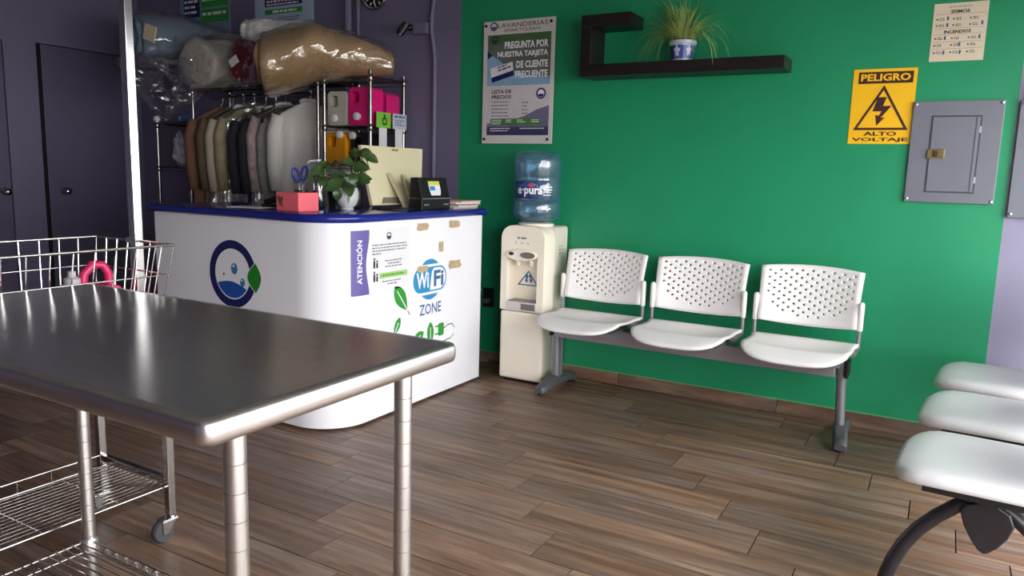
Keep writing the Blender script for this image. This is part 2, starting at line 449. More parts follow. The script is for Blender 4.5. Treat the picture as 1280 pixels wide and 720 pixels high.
MB().tube([(-3.150, WY-0.10, 2.085), (-3.154, WY-0.103, 2.077)], 0.020, 14).build('lens', mat('lens_glass', (40, 42, 48), 0.1), t, smooth=50)
# clock
t = thing('wall_clock', 'round wall clock with a dark face and chrome rim', 'clock', (-3.425, WY, 2.375))
MB().lathe([(0.098, 0), (0.108, -0.010), (0.110, -0.025), (0.100, -0.034), (0.092, -0.028), (0.092, -0.012)], (-3.425, WY, 2.375), 40, 'y').build('rim', M_chrome, t, smooth=60)
MB().lathe([(0.093, -0.010), (0.093, -0.016)], (-3.425, WY, 2.375), 40, 'y').build('face', M_blackplastic, t)
for k in range(12):
    a = k*PI/6; c, s = math.cos(a), math.sin(a)
    MB().obox((-3.425+0.075*s, WY-0.018, 2.375+0.075*c), (0.010*s, 0, 0.010*c), (0, 0.002, 0), (0.004*c, 0, -0.004*s)).build('hour_mark', M_whiteprint, t)
MB().obox((-3.405, WY-0.020, 2.372), (0.026, 0, 0.002), (0, 0.0021, 0), (0, 0, 0.004)).build('hour_hand', M_whiteprint, t)
MB().obox((-3.428, WY-0.022, 2.345), (-0.004, 0, -0.036), (0, 0.0021, 0), (0.003, 0, 0)).build('minute_hand', M_whiteprint, t)

# posters on the purple wall
M_sky = mat('pale_blue_poster', (176, 196, 216), 0.5, var=0.06, vscale=3)
M_posterbg = mat('teal_poster', (120, 150, 168), 0.5, var=0.12, vscale=4)
PP = wall_place(WY)
t = thing('wall_poster', 'blue poster with green boxes on the purple wall behind the grey bedding roll', 'poster', (-5.145, WY, 2.2))
MB().box(-5.437, -4.855, WY-0.003, WY, 2.20, 2.95).build('sheet', M_posterbg, t)
P3 = wall_place(WY-0.003)
decal('navy_box', [rect(-5.39, -5.20, 2.36, 2.52)], M_navy, t, P3); decal('green_box', [rect(-5.185, -4.875, 2.31, 2.41)], M_leafprint, t, P3)
decal('green_box', [rect(-5.185, -4.875, 2.425, 2.53)], M_leafprint, t, P3)
scribble('small_print', M_whiteprint, t, P3, [(-5.38, -5.21, 2.47, 0.018), (-5.38, -5.24, 2.43, 0.018), (-5.38, -5.23, 2.39, 0.018), (-5.17, -4.90, 2.365, 0.022), (-5.17, -4.92, 2.47, 0.022)], seed=3)
decal('title_band', [rect(-5.41, -4.88, 2.65, 2.85)], M_navy, t, P3)
t = thing('wall_poster', 'pale blue poster with a navy band on the purple wall above the tan roll', 'poster', (-4.29, WY, 2.2))
MB().box(-4.585, -3.995, WY-0.003, WY, 2.20, 2.95).build('sheet', M_sky, t)
decal('navy_box', [rect(-4.48, -4.105, 2.372, 2.44)], M_navy, t, P3); decal('green_box', [rect(-4.48, -4.105, 2.318, 2.352)], M_leafprint, t, P3)
scribble('small_print', M_whiteprint, t, P3, [(-4.46, -4.12, 2.40, 0.014), (-4.46, -4.14, 2.38, 0.010), (-4.40, -4.16, 2.327, 0.016)], seed=4)
scribble('grey_small_print', M_greyprint, t, P3, [(-4.34, -4.12, 2.285, 0.008), (-4.30, -4.14, 2.268, 0.008)], seed=5)
decal('title_band', [rect(-4.55, -4.03, 2.6, 2.86)], M_leafprint, t, P3)

# ------------------------------------------------------------------ reception counter
CXR, CYF, CR = -2.325, 2.456, 0.22
ACX, ACY = CXR-CR, CYF+CR
def counter_outline(o, n=14):
    pts = [(-3.55-o, CYF-o)]
    for i in range(n+1):
        a = -PI/2+PI/2*i/n
        pts.append((ACX+(CR+o)*math.cos(a), ACY+(CR+o)*math.sin(a)))
    pts += [(CXR+o, 3.690+o), (-2.87-o, 3.690+o), (-2.87-o, 2.96+o), (-3.55-o, 2.96+o)]
    return pts
ct = thing('reception_counter', 'white reception counter with a rounded corner and blue top', 'counter', (-2.7, 2.9, 0))
MB().prism(counter_outline(0), 0.014, 0.976).build('body', M_white, ct, smooth=30)
MB().prism(counter_outline(-0.03), 0.0005, 0.014).build('plinth', M_blackgap, ct)
rg = []
for (o, z) in ((0.008, 0.976), (0.017, 0.979), (0.0235, 0.988), (0.025, 0.996), (0.0235, 1.004), (0.017, 1.012), (0.008, 1.015)):
    rg.append([(p[0], p[1], z) for p in counter_outline(o)])
MB().rings(rg).build('countertop', M_blue, ct, smooth=50)
MB().box(-2.345, CXR+0.001, 3.690, 3.694, 0.014, 0.976).build('edge_strip', M_alu, ct)

def face_place(u, v, w):
    """right face of the counter; u is y on the flat part and bends round the corner below it"""
    if u >= ACY: return Vector((CXR+w, u, v))
    a = -(ACY-u)/CR
    return Vector((ACX+(CR+w)*math.cos(a), ACY+(CR+w)*math.sin(a), v))
FP = lambda u, v, w: Vector((u, CYF-w, v))
# washing-drum logo on the front
lx, lz = -2.968, 0.700
decal('logo_outline', [circ(lx, lz, 0.170, 48)], M_whiteprint, ct, FP, 1)
decal('logo_ring', [circ(lx, lz, 0.165, 48), circ(lx, lz, 0.124, 48)], M_navy, ct, FP, 2)
a0 = math.radians(205); a1 = math.radians(325)
arc = circ(lx, lz, 0.118, 24, None, a0, a1)
top = [(arc[-1][0]+(arc[0][0]-arc[-1][0])*t, arc[-1][1]+(arc[0][1]-arc[-1][1])*t+0.022*math.sin(PI*t)) for t in [i/10 for i in range(1, 10)]]
M_water = mat('logo_water_blue', (30, 84, 170), 0.4); M_bub = mat('logo_bubble_blue', (52, 124, 176), 0.35)
decal('logo_water', [arc+top], M_water, ct, FP, 2)
for (bx, bz, br) in ((-2.954, 0.727, 0.024), (-2.899, 0.664, 0.018)):
    decal('logo_bubble', [circ(bx, bz, br*0.95, 20, br*1.15)], M_bub, ct, FP, 2)
    decal('bubble_glint', [circ(bx-0.004, bz+br*0.55, br*0.3, 10)], M_whiteprint, ct, FP, 3)
decal('logo_dot', [circ(-3.03, 0.695, 0.006, 10)], M_print, ct, FP, 2)
lens = [(-2.805+0.0+0.060*math.sin(-PI+PI*i/12)*0.95, 0.765-0.142*i/12) for i in range(13)]+[(-2.805+0.036*math.sin(PI*i/12), 0.623+0.142*i/12) for i in range(1, 12)]
decal('logo_leaf_outline', [[(-2.805+(p[0]+2.805)*1.12, 0.694+(p[1]-0.694)*1.06) for p in lens]], M_whiteprint, ct, FP, 3)
decal('logo_leaf', [lens], mat('logo_green', (34, 132, 34), 0.45), ct, FP, 4)
# wifi zone print
wy, wz = 3.190, 0.656
decal('wifi_circle', [circ(wy, wz, 0.108, 40)], M_wifi, ct, face_place, 1)
decal('wifi_pill_border', [rrect(wy-0.158, wy+0.158, wz-0.080, wz+0.080, 0.075, 8)], M_whiteprint, ct, face_place, 2)
pill = lambda d: rrect(wy-0.146+d, wy+0.146-d, wz-0.066+d, wz+0.066-d, 0.060-d, 8)
decal('wifi_pill', [pill(0)], M_wifi, ct, face_place, 3)
decal('wifi_pill_half', [[(wy-0.004, wz-0.058), (wy+0.085, wz-0.058)]+[(wy+0.080+0.058*math.cos(a), wz+0.058*math.sin(a)) for a in [-PI/2+PI*i/12 for i in range(13)]]+[(wy+0.030, wz+0.058), (wy+0.012, wz+0.040)]], M_whiteprint, ct, face_place, 4)
text('wifi_lettering', 'Wi', M_whiteprint, ct, face_place, wy-0.122, wy-0.014, wz-0.042, wz+0.044, 5, 0.03)
text('wifi_lettering', 'Fi', M_wifitext, ct, face_place, wy+0.030, wy+0.118, wz-0.042, wz+0.044, 5, 0.03)
text('zone_lettering', 'ZONE', M_wifitext, ct, face_place, 3.100, 3.292, 0.470, 0.528, 1, 0.012)
def leaf2(u0, v0, u1, v1, wd, n=10):
    """leaf outline from tip to stem"""
    d = Vector((u1-u0, v1-v0)); L = d.length; d.normalize(); pr = Vector((-d.y, d.x)); pts = []
    for i in range(n+1):
        t = i/n; pts.append((u0+d.x*L*t+pr.x*wd*math.sin(PI*t**0.8), v0+d.y*L*t+pr.y*wd*math.sin(PI*t**0.8)))
    for i in range(n-1, 0, -1):
        t = i/n; pts.append((u0+d.x*L*t-pr.x*wd*math.sin(PI*t**0.8), v0+d.y*L*t-pr.y*wd*math.sin(PI*t**0.8)))
    return pts
def leafprint(u0, v0, u1, v1, wd):
    decal('printed_leaf', [leaf2(u0, v0, u1, v1, wd)], M_leafprint, ct, face_place, 1)
    d = Vector((u1-u0, v1-v0)).normalized(); pr = Vector((-d.y, d.x))*0.003
    decal('leaf_vein', [[(u0+d.x*0.03+pr.x, v0+d.y*0.03+pr.y), (u0+d.x*0.03-pr.x, v0+d.y*0.03-pr.y), (u1-pr.x, v1-pr.y), (u1+pr.x, v1+pr.y)]], M_whiteprint, ct, face_place, 2)
    e = Vector((u1, v1))+d*0.03
    decal('leaf_stem', [[(u1+pr.x, v1+pr.y), (u1-pr.x, v1-pr.y), (e.x-pr.x, e.y-pr.y), (e.x+pr.x, e.y+pr.y)]], mat('leaf_stem_print', (130, 100, 90), 0.5), ct, face_place, 1)
leafprint(2.896, 0.650, 3.000, 0.515, 0.042)
leafprint(2.940, 0.490, 2.890, 0.400, 0.022)
leafprint(3.140, 0.380, 3.030, 0.330, 0.028)
leafprint(3.197, 0.425, 3.200, 0.290, 0.030)
leafprint(2.970, 0.360, 3.020, 0.290, 0.020)
leafprint(2.900, 0.330, 2.960, 0.270, 0.018)
decal('plug_print', [rrect(3.268, 3.322, 0.335, 0.405, 0.012, 4)], M_leafprint, ct, face_place, 1)
decal('plug_prong', [rect(3.240, 3.270, 0.387, 0.395)], M_leafprint, ct, face_place, 1); decal('plug_prong', [rect(3.240, 3.270, 0.345, 0.353)], M_leafprint, ct, face_place, 1)
cp = [(3.322, 0.372), (3.36, 0.385), (3.40, 0.385), (3.425, 0.360), (3.420, 0.325), (3.390, 0.305), (3.33, 0.300), (3.29, 0.298)]
decal('plug_cord_print', [[(p[0], p[1]+0.003) for p in cp]+[(p[0]-0.001, p[1]-0.003) for p in reversed(cp)]], mat('cord_print', (40, 110, 70), 0.5), ct, face_place, 1)
rnd = random.Random(5)
for (u0, u1, v0, v1) in ((3.066, 3.172, 0.915, 0.955), (3.352, 3.462, 0.915, 0.960), (3.262, 3.306, 0.795, 0.850), (3.068, 3.176, 0.700, 0.735), (3.352, 3.478, 0.690, 0.740)):
    pts = []
    for i in range(14):
        a = 2*PI*i/14; ca, sa = math.cos(a), math.sin(a); q = max(abs(ca), abs(sa))
        r = rnd.uniform(0.80, 1.0)/q
        pts.append(((u0+u1)/2+(u1-u0)/2*ca*r, (v0+v1)/2+(v1-v0)/2*sa*r))
    decal('tape_residue', [pts], M_tape, ct, face_place, 6)
# notice on the counter corner
nt_ = thing('notice_sheet', 'white notice sheet with a wavy lilac band taped to the counter', 'notice', (-2.33, 2.8, 0.64))
def bent_strip(name, m, parent, ua, ub, v0, v1, layer, nu=20, nv=16):
    return MB().grid(lambda a, b: face_place(ua+(ub(b)-ua)*a, v0+(v1-v0)*b, layer*LAY), nu, nv).build(name, m, parent, fix=False)
bent_strip('sheet', M_paper, nt_, 2.598, lambda b: 3.010, 0.640, 0.945, 1)
bent_strip('lilac_band', M_lilac, nt_, 2.594, lambda b: 2.694+0.012*math.cos(2*PI*(b-0.95)), 0.636, 0.940, 2.2)
text('title_lettering', 'ATENCI\u00d3N', M_whiteprint, nt_, lambda u, v, w: face_place(2.620+(0.036-(v)), 0.690+u, w), 0, 0.205, 0, 0.036, 4, 0.02)
decal('emblem_ring', [circ(2.850, 0.905, 0.018, 20), circ(2.850, 0.905, 0.013, 20)], M_print, nt_, face_place, 2)
decal('emblem_base', [circ(2.850, 0.905, 0.012, 12, None, PI, 2*PI)], M_print, nt_, face_place, 2)
scribble('small_print', M_greyprint, nt_, face_place, [(2.725, 2.990, 0.862, 0.006), (2.725, 2.990, 0.848, 0.006), (2.725, 2.985, 0.834, 0.006), (2.725, 2.790, 0.820, 0.006), (2.82, 2.95, 0.782, 0.006), (2.84, 2.94, 0.768, 0.006), (2.82, 2.95, 0.754, 0.006), (2.80, 2.95, 0.682, 0.006), (2.84, 2.92, 0.668, 0.006)], seed=8)
decal('lime_bar', [rect(2.780, 2.992, 0.702, 0.728)], M_lime, nt_, face_place, 2)
scribble('lime_bar_print', M_leafprint, nt_, face_place, [(2.80, 2.975, 0.711, 0.007)], 3, seed=9)
for vz in (0.755, 0.690):
    for du, hh in ((0.0, 0.050), (0.020, 0.034)):
        decal('figure_icon', [rrect(2.735+du, 2.748+du, vz, vz+hh*0.75, 0.004, 3)], M_print, nt_, face_place, 2)
        decal('figure_icon_head', [circ(2.7415+du, vz+hh*0.75+0.007, 0.006, 12)], M_print, nt_, face_place, 2)

# ------------------------------------------------------------------ things on the counter
TZ = 1.0155
def box_at(c, w, d, h, rz, z=TZ):
    ca, sa = math.cos(rz), math.sin(rz)
    return MB().obox((c[0], c[1], z+h/2), (w/2*ca, w/2*sa, 0), (-d/2*sa, d/2*ca, 0), (0, 0, h/2))
t = thing('pink_box', 'coral pink paper covered box on the front of the counter', 'box', (-2.672, 2.598, TZ))
box_at((-2.672, 2.598), 0.145, 0.130, 0.088, 0.0).build('box_body', mat('coral_paper', (240, 108, 118), 0.55, var=0.04, bump=0.1, bscale=30), t, bevel=0.003)
decal('dried_flower_print', [leaf2(-2.735, 1.09, -2.70, 1.03, 0.012)], mat('dried_leaf_brown', (120, 70, 60), 0.7), t, lambda u, v, w: Vector((u, 2.533-w, v)), 1)
decal('dried_flower_print', [leaf2(-2.70, 1.085, -2.725, 1.04, 0.010)], mat('dried_leaf_brown', (120, 70, 60), 0.7), t, lambda u, v, w: Vector((u, 2.533-w, v)), 2)
# flat paper and black stapler
tag(box_at((-3.02, 2.62), 0.19, 0.13, 0.003, 0.25).build('paper_sheet', M_paper), 'white sheet of paper lying on the counter left of the pink box', 'paper')
t = thing('stapler', 'black stapler lying on the counter behind the pink box', 'stapler', (-2.90, 2.70, TZ))
box_at((-2.90, 2.70), 0.17, 0.045, 0.018, 0.35, TZ+0.0035).build('base', M_blackplastic, t, bevel=0.004)
MB().tube([(-2.975, 2.672, TZ+0.028), (-2.90, 2.70, TZ+0.048), (-2.83, 2.725, TZ+0.062)], [0.012, 0.018, 0.014], 10).build('arm', M_blackplastic, t, smooth=60)
# pen cup with scissors
t = thing('pen_cup', 'small black cup behind the pink box holding the scissors', 'cup', (-2.78, 2.73, TZ))
MB().lathe([(0.030, 0), (0.034, 0.095), (0.031, 0.095), (0.028, 0.006)], (-2.78, 2.73, TZ), 20).build('cup_wall', M_blackplastic, t, smooth=40)
t = thing('scissors', 'scissors with blue handles standing in the black cup', 'scissors', (-2.78, 2.73, TZ+0.01))
M_scis = mat('blue_scissor_plastic', (52, 66, 150), 0.35)
for s, dy, hz in ((-1, -0.035, 0.165), (1, 0.02, 0.175)):
    pc = Vector((-2.78, 2.73+dy, TZ+hz))
    ring = [pc+Vector((0.0, 0.020*math.cos(a)+0.016*s*math.sin(a)*0.6, 0.034*math.sin(a))) for a in [2*PI*i/16 for i in range(16)]]
    MB().tube(ring, 0.0065, 8, closed=True).build('handle', M_scis, t, smooth=True)
    MB().obox(Vector((-2.78, 2.73+dy*0.3, TZ+0.075)), (0.001, 0, 0), (0, 0.007, 0), (0, dy*0.35, 0.062)).build('blade', M_steel, t)
# pump bottle
M_clear = film_mat('clear_bottle_plastic', (0.86, 0.88, 0.86), 0.5, 0.06, 0.0)
t = thing('pump_bottle', 'clear pump dispenser bottle on the counter beside the scissors', 'bottle', (-2.735, 2.805, TZ))
MB().lathe([(0.030, 0), (0.033, 0.004), (0.033, 0.135), (0.027, 0.160), (0.013, 0.175), (0.013, 0.190)], (-2.735, 2.805, TZ), 24).build('bottle_wall', M_clear, t, smooth=50)
MB().lathe([(0.029, 0.004), (0.031, 0.008), (0.031, 0.11)], (-2.735, 2.805, TZ), 24).build('gel', film_mat('gel_fill', (0.75, 0.78, 0.76), 0.2, 0.1, 0), t, smooth=50)
MB().lathe([(0.015, 0.180), (0.015, 0.205), (0.006, 0.207), (0.006, 0.232), (0.013, 0.235), (0.012, 0.246), (0.002, 0.248)], (-2.735, 2.805, TZ), 16).tube([(-2.735, 2.805, TZ+0.240), (-2.775, 2.785, TZ+0.238), (-2.785, 2.780, TZ+0.228)], 0.005, 8).build('pump_head', M_whiteprint, t, smooth=50)

# leaves
def leaf_mesh():
    mb = MB()
    def fn(u, v):
        x = (u-0.5)*2; wd = 0.36*math.sin(PI*min(1, v*0.97+0.03))**0.75
        return Vector((x*wd, v, 0.16*math.sin(PI*v)-0.18*v*v+0.10*abs(x)*wd*2))
    return mb.grid(fn, 4, 7)
leaf_proto = None
def put_leaf(parent, p, d, size, up=Vector((0, 0, 1))):
    global leaf_proto
    if leaf_proto is None:
        o = leaf_mesh().build('leaf', M_leaf, None, smooth=True, fix=False); leaf_proto = o
    else:
        o = bpy.data.objects.new('leaf', leaf_proto.data); C.objects.link(o)
    d = Vector(d).normalized(); r = d.cross(up)
    if r.length < 1e-3: r = Vector((1, 0, 0))
    r.normalize(); u = r.cross(d)
    m = Matrix((r*size, d*size, u*size)).transposed().to_4x4()
    loc = Vector(p)-Vector(parent.location)
    m.translation = loc
    o.parent = parent; o.matrix_local = m
    return o
px_, py_ = -2.590, 2.850
t = thing('potted_plant', 'leafy trailing plant in a white rounded pot on the counter', 'plant', (px_, py_, TZ))
MB().lathe([(0.030, 0), (0.033, 0.006), (0.028, 0.012), (0.047, 0.030), (0.056, 0.060), (0.056, 0.085), (0.050, 0.112), (0.046, 0.112), (0.050, 0.085), (0.046, 0.03)], (px_, py_, TZ), 28).build('pot', mat('glazed_white_pot', (196, 198, 196), 0.25, var=0.06, vscale=18), t, smooth=60)
decal('painted_sprig', [leaf2(0, 0.085, 0.006, 0.035, 0.010)], M_leaf, t, lambda u, v, w: Vector((px_+0.0575*math.cos(-0.75+u*10), py_+0.0575*math.sin(-0.75+u*10), TZ+v)), 1)
MB().lathe([(0.047, 0.10), (0.001, 0.104)], (px_, py_, TZ), 20).build('soil', M_soil, t)
stems = [([(-2.59, 2.85, TZ+0.10), (-2.60, 2.84, TZ+0.17), (-2.63, 2.79, TZ+0.19), (-2.66, 2.74, TZ+0.165), (-2.68, 2.71, TZ+0.13)], 7),
         ([(-2.59, 2.86, TZ+0.10), (-2.58, 2.885, TZ+0.22), (-2.575, 2.91, TZ+0.285), (-2.56, 2.95, TZ+0.265), (-2.55, 2.975, TZ+0.20)], 9),
         ([(-2.585, 2.85, TZ+0.10), (-2.57, 2.82, TZ+0.15), (-2.575, 2.79, TZ+0.14), (-2.59, 2.765, TZ+0.10)], 4),
         ([(-2.595, 2.855, TZ+0.10), (-2.57, 2.88, TZ+0.14), (-2.55, 2.90, TZ+0.13)], 3),
         ([(-2.60, 2.845, TZ+0.10), (-2.62, 2.82, TZ+0.16), (-2.65, 2.80, TZ+0.22), (-2.67, 2.79, TZ+0.235)], 4)]
rnd = random.Random(21)
for pts, n in stems:
    MB().tube(pts, 0.0022, 6).build('stem', M_leaf, t, smooth=True)
    for i in range(n):
        f = (i+0.6)/n*(len(pts)-1); a = int(f); p = Vector(pts[a]).lerp(Vector(pts[min(a+1, len(pts)-1)]), f-a)
        put_leaf(t, p, (rnd.uniform(-0.5, 1), rnd.uniform(-1, 0.7), rnd.uniform(-0.7, 0.25)), rnd.uniform(0.062, 0.092), up=Vector((0.6, -0.6, 0.5)))
# black pot, black speaker
t = thing('black_flowerpot', 'plain black pot standing behind the white plant pot', 'pot', (-2.705, 2.90, TZ))
MB().lathe([(0.040, 0), (0.048, 0.095), (0.044, 0.095), (0.036, 0.004)], (-2.705, 2.90, TZ), 22).build('pot_wall', M_blackplastic, t, smooth=40)
t = thing('desk_speaker', 'small rounded black speaker between the plant and the ivory monitor', 'speaker', (-2.70, 3.03, TZ))
MB().lathe([(0.030, 0), (0.036, 0.01), (0.042, 0.05), (0.042, 0.09), (0.032, 0.122), (0.004, 0.13)], (-2.70, 3.03, TZ), 22).build('speaker_shell', M_blackplastic, t, smooth=60)
# monitor, back turned to us
t = thing('computer_monitor', 'ivory all in one computer seen from behind on the counter', 'computer', (-2.66, 3.22, TZ))
def mon(u, v, off):   # u across (y), v up along the tilted panel
    yc = 3.258+0.082*v; half = 0.208+0.062*v
    return Vector((-2.60-0.10*v+off, yc+u*half, TZ+0.018+0.312*v))
R = []
for off, sc in ((0.0, 0.985), (0.006, 1.0), (-0.018, 1.0)):
    R.append([mon(u*sc, 0.5+(v-0.5)*sc, off) for u, v in ((-1, 0), (0, 0), (1, 0), (1, 0.5), (1, 1), (0, 1), (-1, 1), (-1, 0.5))])
MB().rings([R[0], R[1], R[2]]).build('case', M_monitor, t, smooth=30, bevel=0.004)
sc = MB(); sc.add([mon(u*0.93, 0.5+(v-0.5)*0.9, -0.0195) for u, v in ((-1, 0), (1, 0), (1, 1), (-1, 1))], [(0, 1, 2, 3)]); sc.build('screen', mat('dark_screen', (14, 14, 18), 0.15), t)
gr = MB(); gr.add([mon(u, v, 0.0078) for u, v in ((-0.06, 0.93), (0.14, 0.93), (0.14, 0.965), (-0.06, 0.965))], [(0, 1, 2, 3)]); gr.build('handle_slot', mat('slot_brown', (150, 138, 100), 0.6), t, fix=False)
gr = MB(); gr.add([mon(u, v, 0.0078) for u, v in ((-0.62, 0.03), (0.2, 0.03), (0.2, 0.13), (-0.55, 0.13))], [(0, 1, 2, 3)]); gr.build('port_panel', mat('port_grey', (120, 112, 92), 0.6), t, fix=False)
lp = [(-2.640, 3.238, TZ+0.182), (-2.535, 3.250, TZ+0.008), (-2.535, 3.312, TZ+0.008), (-2.635, 3.356, TZ+0.176)]
st = MB()
for a, b in ((0, 1), (1, 2), (2, 3)):
    A, B = Vector(lp[a]), Vector(lp[b]); d = (B-A)/2
    sd = Vector((0, 1, 0)) if a != 1 else Vector((1, 0, 0)); up = d.cross(sd).normalized()
    st.obox((A+B)/2, d*1.03, sd*0.013, up*0.008)
st.build('stand', mat('ivory_stand', (206, 196, 160), 0.45), t, bevel=0.002)
# cables
for i, pts in enumerate(([(-2.55, 3.02, 0.005), (-2.45, 3.08, 0.005), (-2.42, 3.15, 0.012), (-2.48, 3.20, 0.005)], [(-2.50, 2.98, 0.005), (-2.40, 3.03, 0.005), (-2.38, 3.12, 0.01), (-2.44, 3.17, 0.005), (-2.40, 3.22, 0.005)])):
    tag(MB().tube([(p[0], p[1], TZ+p[2]) for p in pts], 0.0035, 6).build('cable', M_blackplastic, smooth=True), ('short black cable coiled under the ivory computer' if i == 0 else 'longer black cable snaking along the counter edge by the ivory computer'), 'cable')
# black receipt printer with sticker
t = thing('receipt_printer', 'black receipt printer with a small label on the counter', 'printer', (-2.45, 3.30, TZ))
MB().box(-2.48, -2.395, 3.205, 3.468, TZ, TZ+0.056).build('base', M_blackplastic, t, bevel=0.004)
MB().box(-2.392, -2.3935+0.004, 3.208, 3.466, TZ+0.056, TZ+0.061).build('silver_line', M_alu, t)
MB().rings([[(-2.48, 3.208, TZ+0.061), (-2.398, 3.208, TZ+0.061), (-2.398, 3.466, TZ+0.061), (-2.48, 3.464, TZ+0.061)], [(-2.48, 3.215, TZ+0.168), (-2.425, 3.212, TZ+0.170), (-2.425, 3.466, TZ+0.170), (-2.48, 3.462, TZ+0.168)]]).build('cover', M_blackplastic, t, bevel=0.004)
pr = lambda u, v, w: Vector((-2.397-0.027*((v-0.061)/0.111)+w+0.0008, u, TZ+v))
decal('label', [[(3.298, 0.075), (3.380, 0.075), (3.390, 0.1), (3.387, 0.150), (3.284, 0.150), (3.288, 0.1)]], M_paper, t, pr, 1)
decal('label_yellow_band', [rect(3.286, 3.386, 0.130, 0.149)], mat('label_yellow', (220, 210, 60), 0.5), t, pr, 2)
decal('label_blue_patch', [rect(3.292, 3.340, 0.102, 0.124)], M_wifi, t, pr, 2)
for u in (3.225, 3.405):
    decal('badge', [rect(u, u+0.045, 0.022, 0.030)], M_alu, t, lambda u, v, w: Vector((-2.395+w, u, TZ+v)), 1)
# papers and grey card holder
MAGS = [((188, 174, 160), 'tan'), ((214, 208, 200), 'pale'), ((150, 128, 112), 'brown'), ((222, 218, 214), 'white'), ((196, 170, 150), 'peach')]
z = TZ
posn = ['lowest', 'second from the bottom', 'middle one', 'second from the top', 'topmost']
for i, (c, cn) in enumerate(MAGS):
    h = 0.009
    o = box_at((-2.47+0.006*i, 3.585+0.008*((i*7) % 3), 0), 0.21, 0.225, h-0.0006, 0.06*((i*5) % 3-1), z).build('magazine', mat('paper_'+cn, c, 0.7, var=0.08, vscale=40))
    tag(o, '%s paper booklet, %s of the pile on the counter end' % (cn, posn[i]), 'booklet', 'booklets piled on the counter end')
    z += h
t = thing('card_holder', 'small grey card holder standing on the pile of booklets', 'card holder', (-2.50, 3.52, z))
MB().prism(rrect(3.475, 3.565, z, z+0.042, 0.006, 4), -2.51, -2.494, 'x').build('card', mat('grey_card', (150, 150, 152), 0.6, var=0.03), t)
MB().box(-2.525, -2.485, 3.49, 3.55, z, z+0.005).build('foot', mat('grey_card', (150, 150, 152), 0.6), t)

# ------------------------------------------------------------------ chrome racks behind the counter
FY, BY = 3.69, 4.02
def wire_shelf(mb, x0, x1, z, step=0.03):
    for y in (FY, BY): mb.tube([(x0, y, z), (x1, y, z)], 0.004, 6); mb.tube([(x0, y, z-0.025), (x1, y, z-0.025)], 0.003, 6)
    for x in (x0, x1): mb.tube([(x, FY, z), (x, BY, z)], 0.004, 6)
    x = x0+step
    while x < x1-0.005:
        mb.tube([(x, FY, z+0.003), (x, BY, z+0.003)], 0.0018, 5); x += step
def rack(root, xs, ztop, shelves):
    for x in xs:
        for y in (FY, BY):
            MB().tube([(x, y, 0.001), (x, y, ztop)], 0.0125, 12).build('post', M_darkchrome, root, smooth=60)
    for z in shelves:
        m = MB(); wire_shelf(m, xs[0], xs[-1], z); m.build('wire_shelf', M_darkchrome, root, smooth=60)
        c = MB()
        for x in xs:
            for y in (FY, BY): c.lathe([(0.0135, -0.03), (0.018, -0.022), (0.018, 0.004), (0.0135, 0.012)], (x, y, z), 12)
        c.build('shelf_collars', M_darkchrome, root, smooth=40)
rk = thing('wire_shelf_rack', 'narrow chrome wire rack holding the detergent jugs', 'rack', (-3.35, 3.86, 0))
rack(rk, [-3.545, -3.160], 1.825, [1.790, 1.487, 1.245, 0.70, 0.20])
gk = thing('garment_rack', 'long chrome garment rack hung with bagged clothes behind the counter', 'rack', (-4.2, 3.86, 0))
rack(gk, [-4.835, -3.600], 1.81, [1.775, 0.25])
MB().tube([(-4.835, 3.855, 1.715), (-3.600, 3.855, 1.715)], 0.010, 10).build('hanging_rail', M_darkchrome, gk, smooth=60)
lk = thing('wire_shelf_rack', 'low chrome wire rack in the corner holding a plastic bag', 'rack', (-5.05, 3.86, 0))
rack(lk, [-5.255, -4.885], 1.530, [1.515, 1.190, 0.60])
for y in (FY,):
    MB().lathe([(0.014, 0), (0.024, 0.012), (0.026, 0.025), (0.018, 0.042), (0.002, 0.047)], (-5.255, y, 1.530), 14).build('post_cap', M_white, lk, smooth=True)
M_board = mat('dark_shelf_board', (36, 30, 30), 0.7, var=0.1)
MB().box(-4.82, -3.62, FY+0.02, BY-0.01, 1.7805, 1.788).build('shelf_liner', M_board, gk)
MB().box(-5.245, -4.895, FY+0.01, BY-0.01, 1.5205, 1.526).build('shelf_liner', M_board, lk)
MB().box(-5.245, -4.895, FY+0.01, BY-0.01, 1.1955, 1.201).build('shelf_liner', M_board, lk)

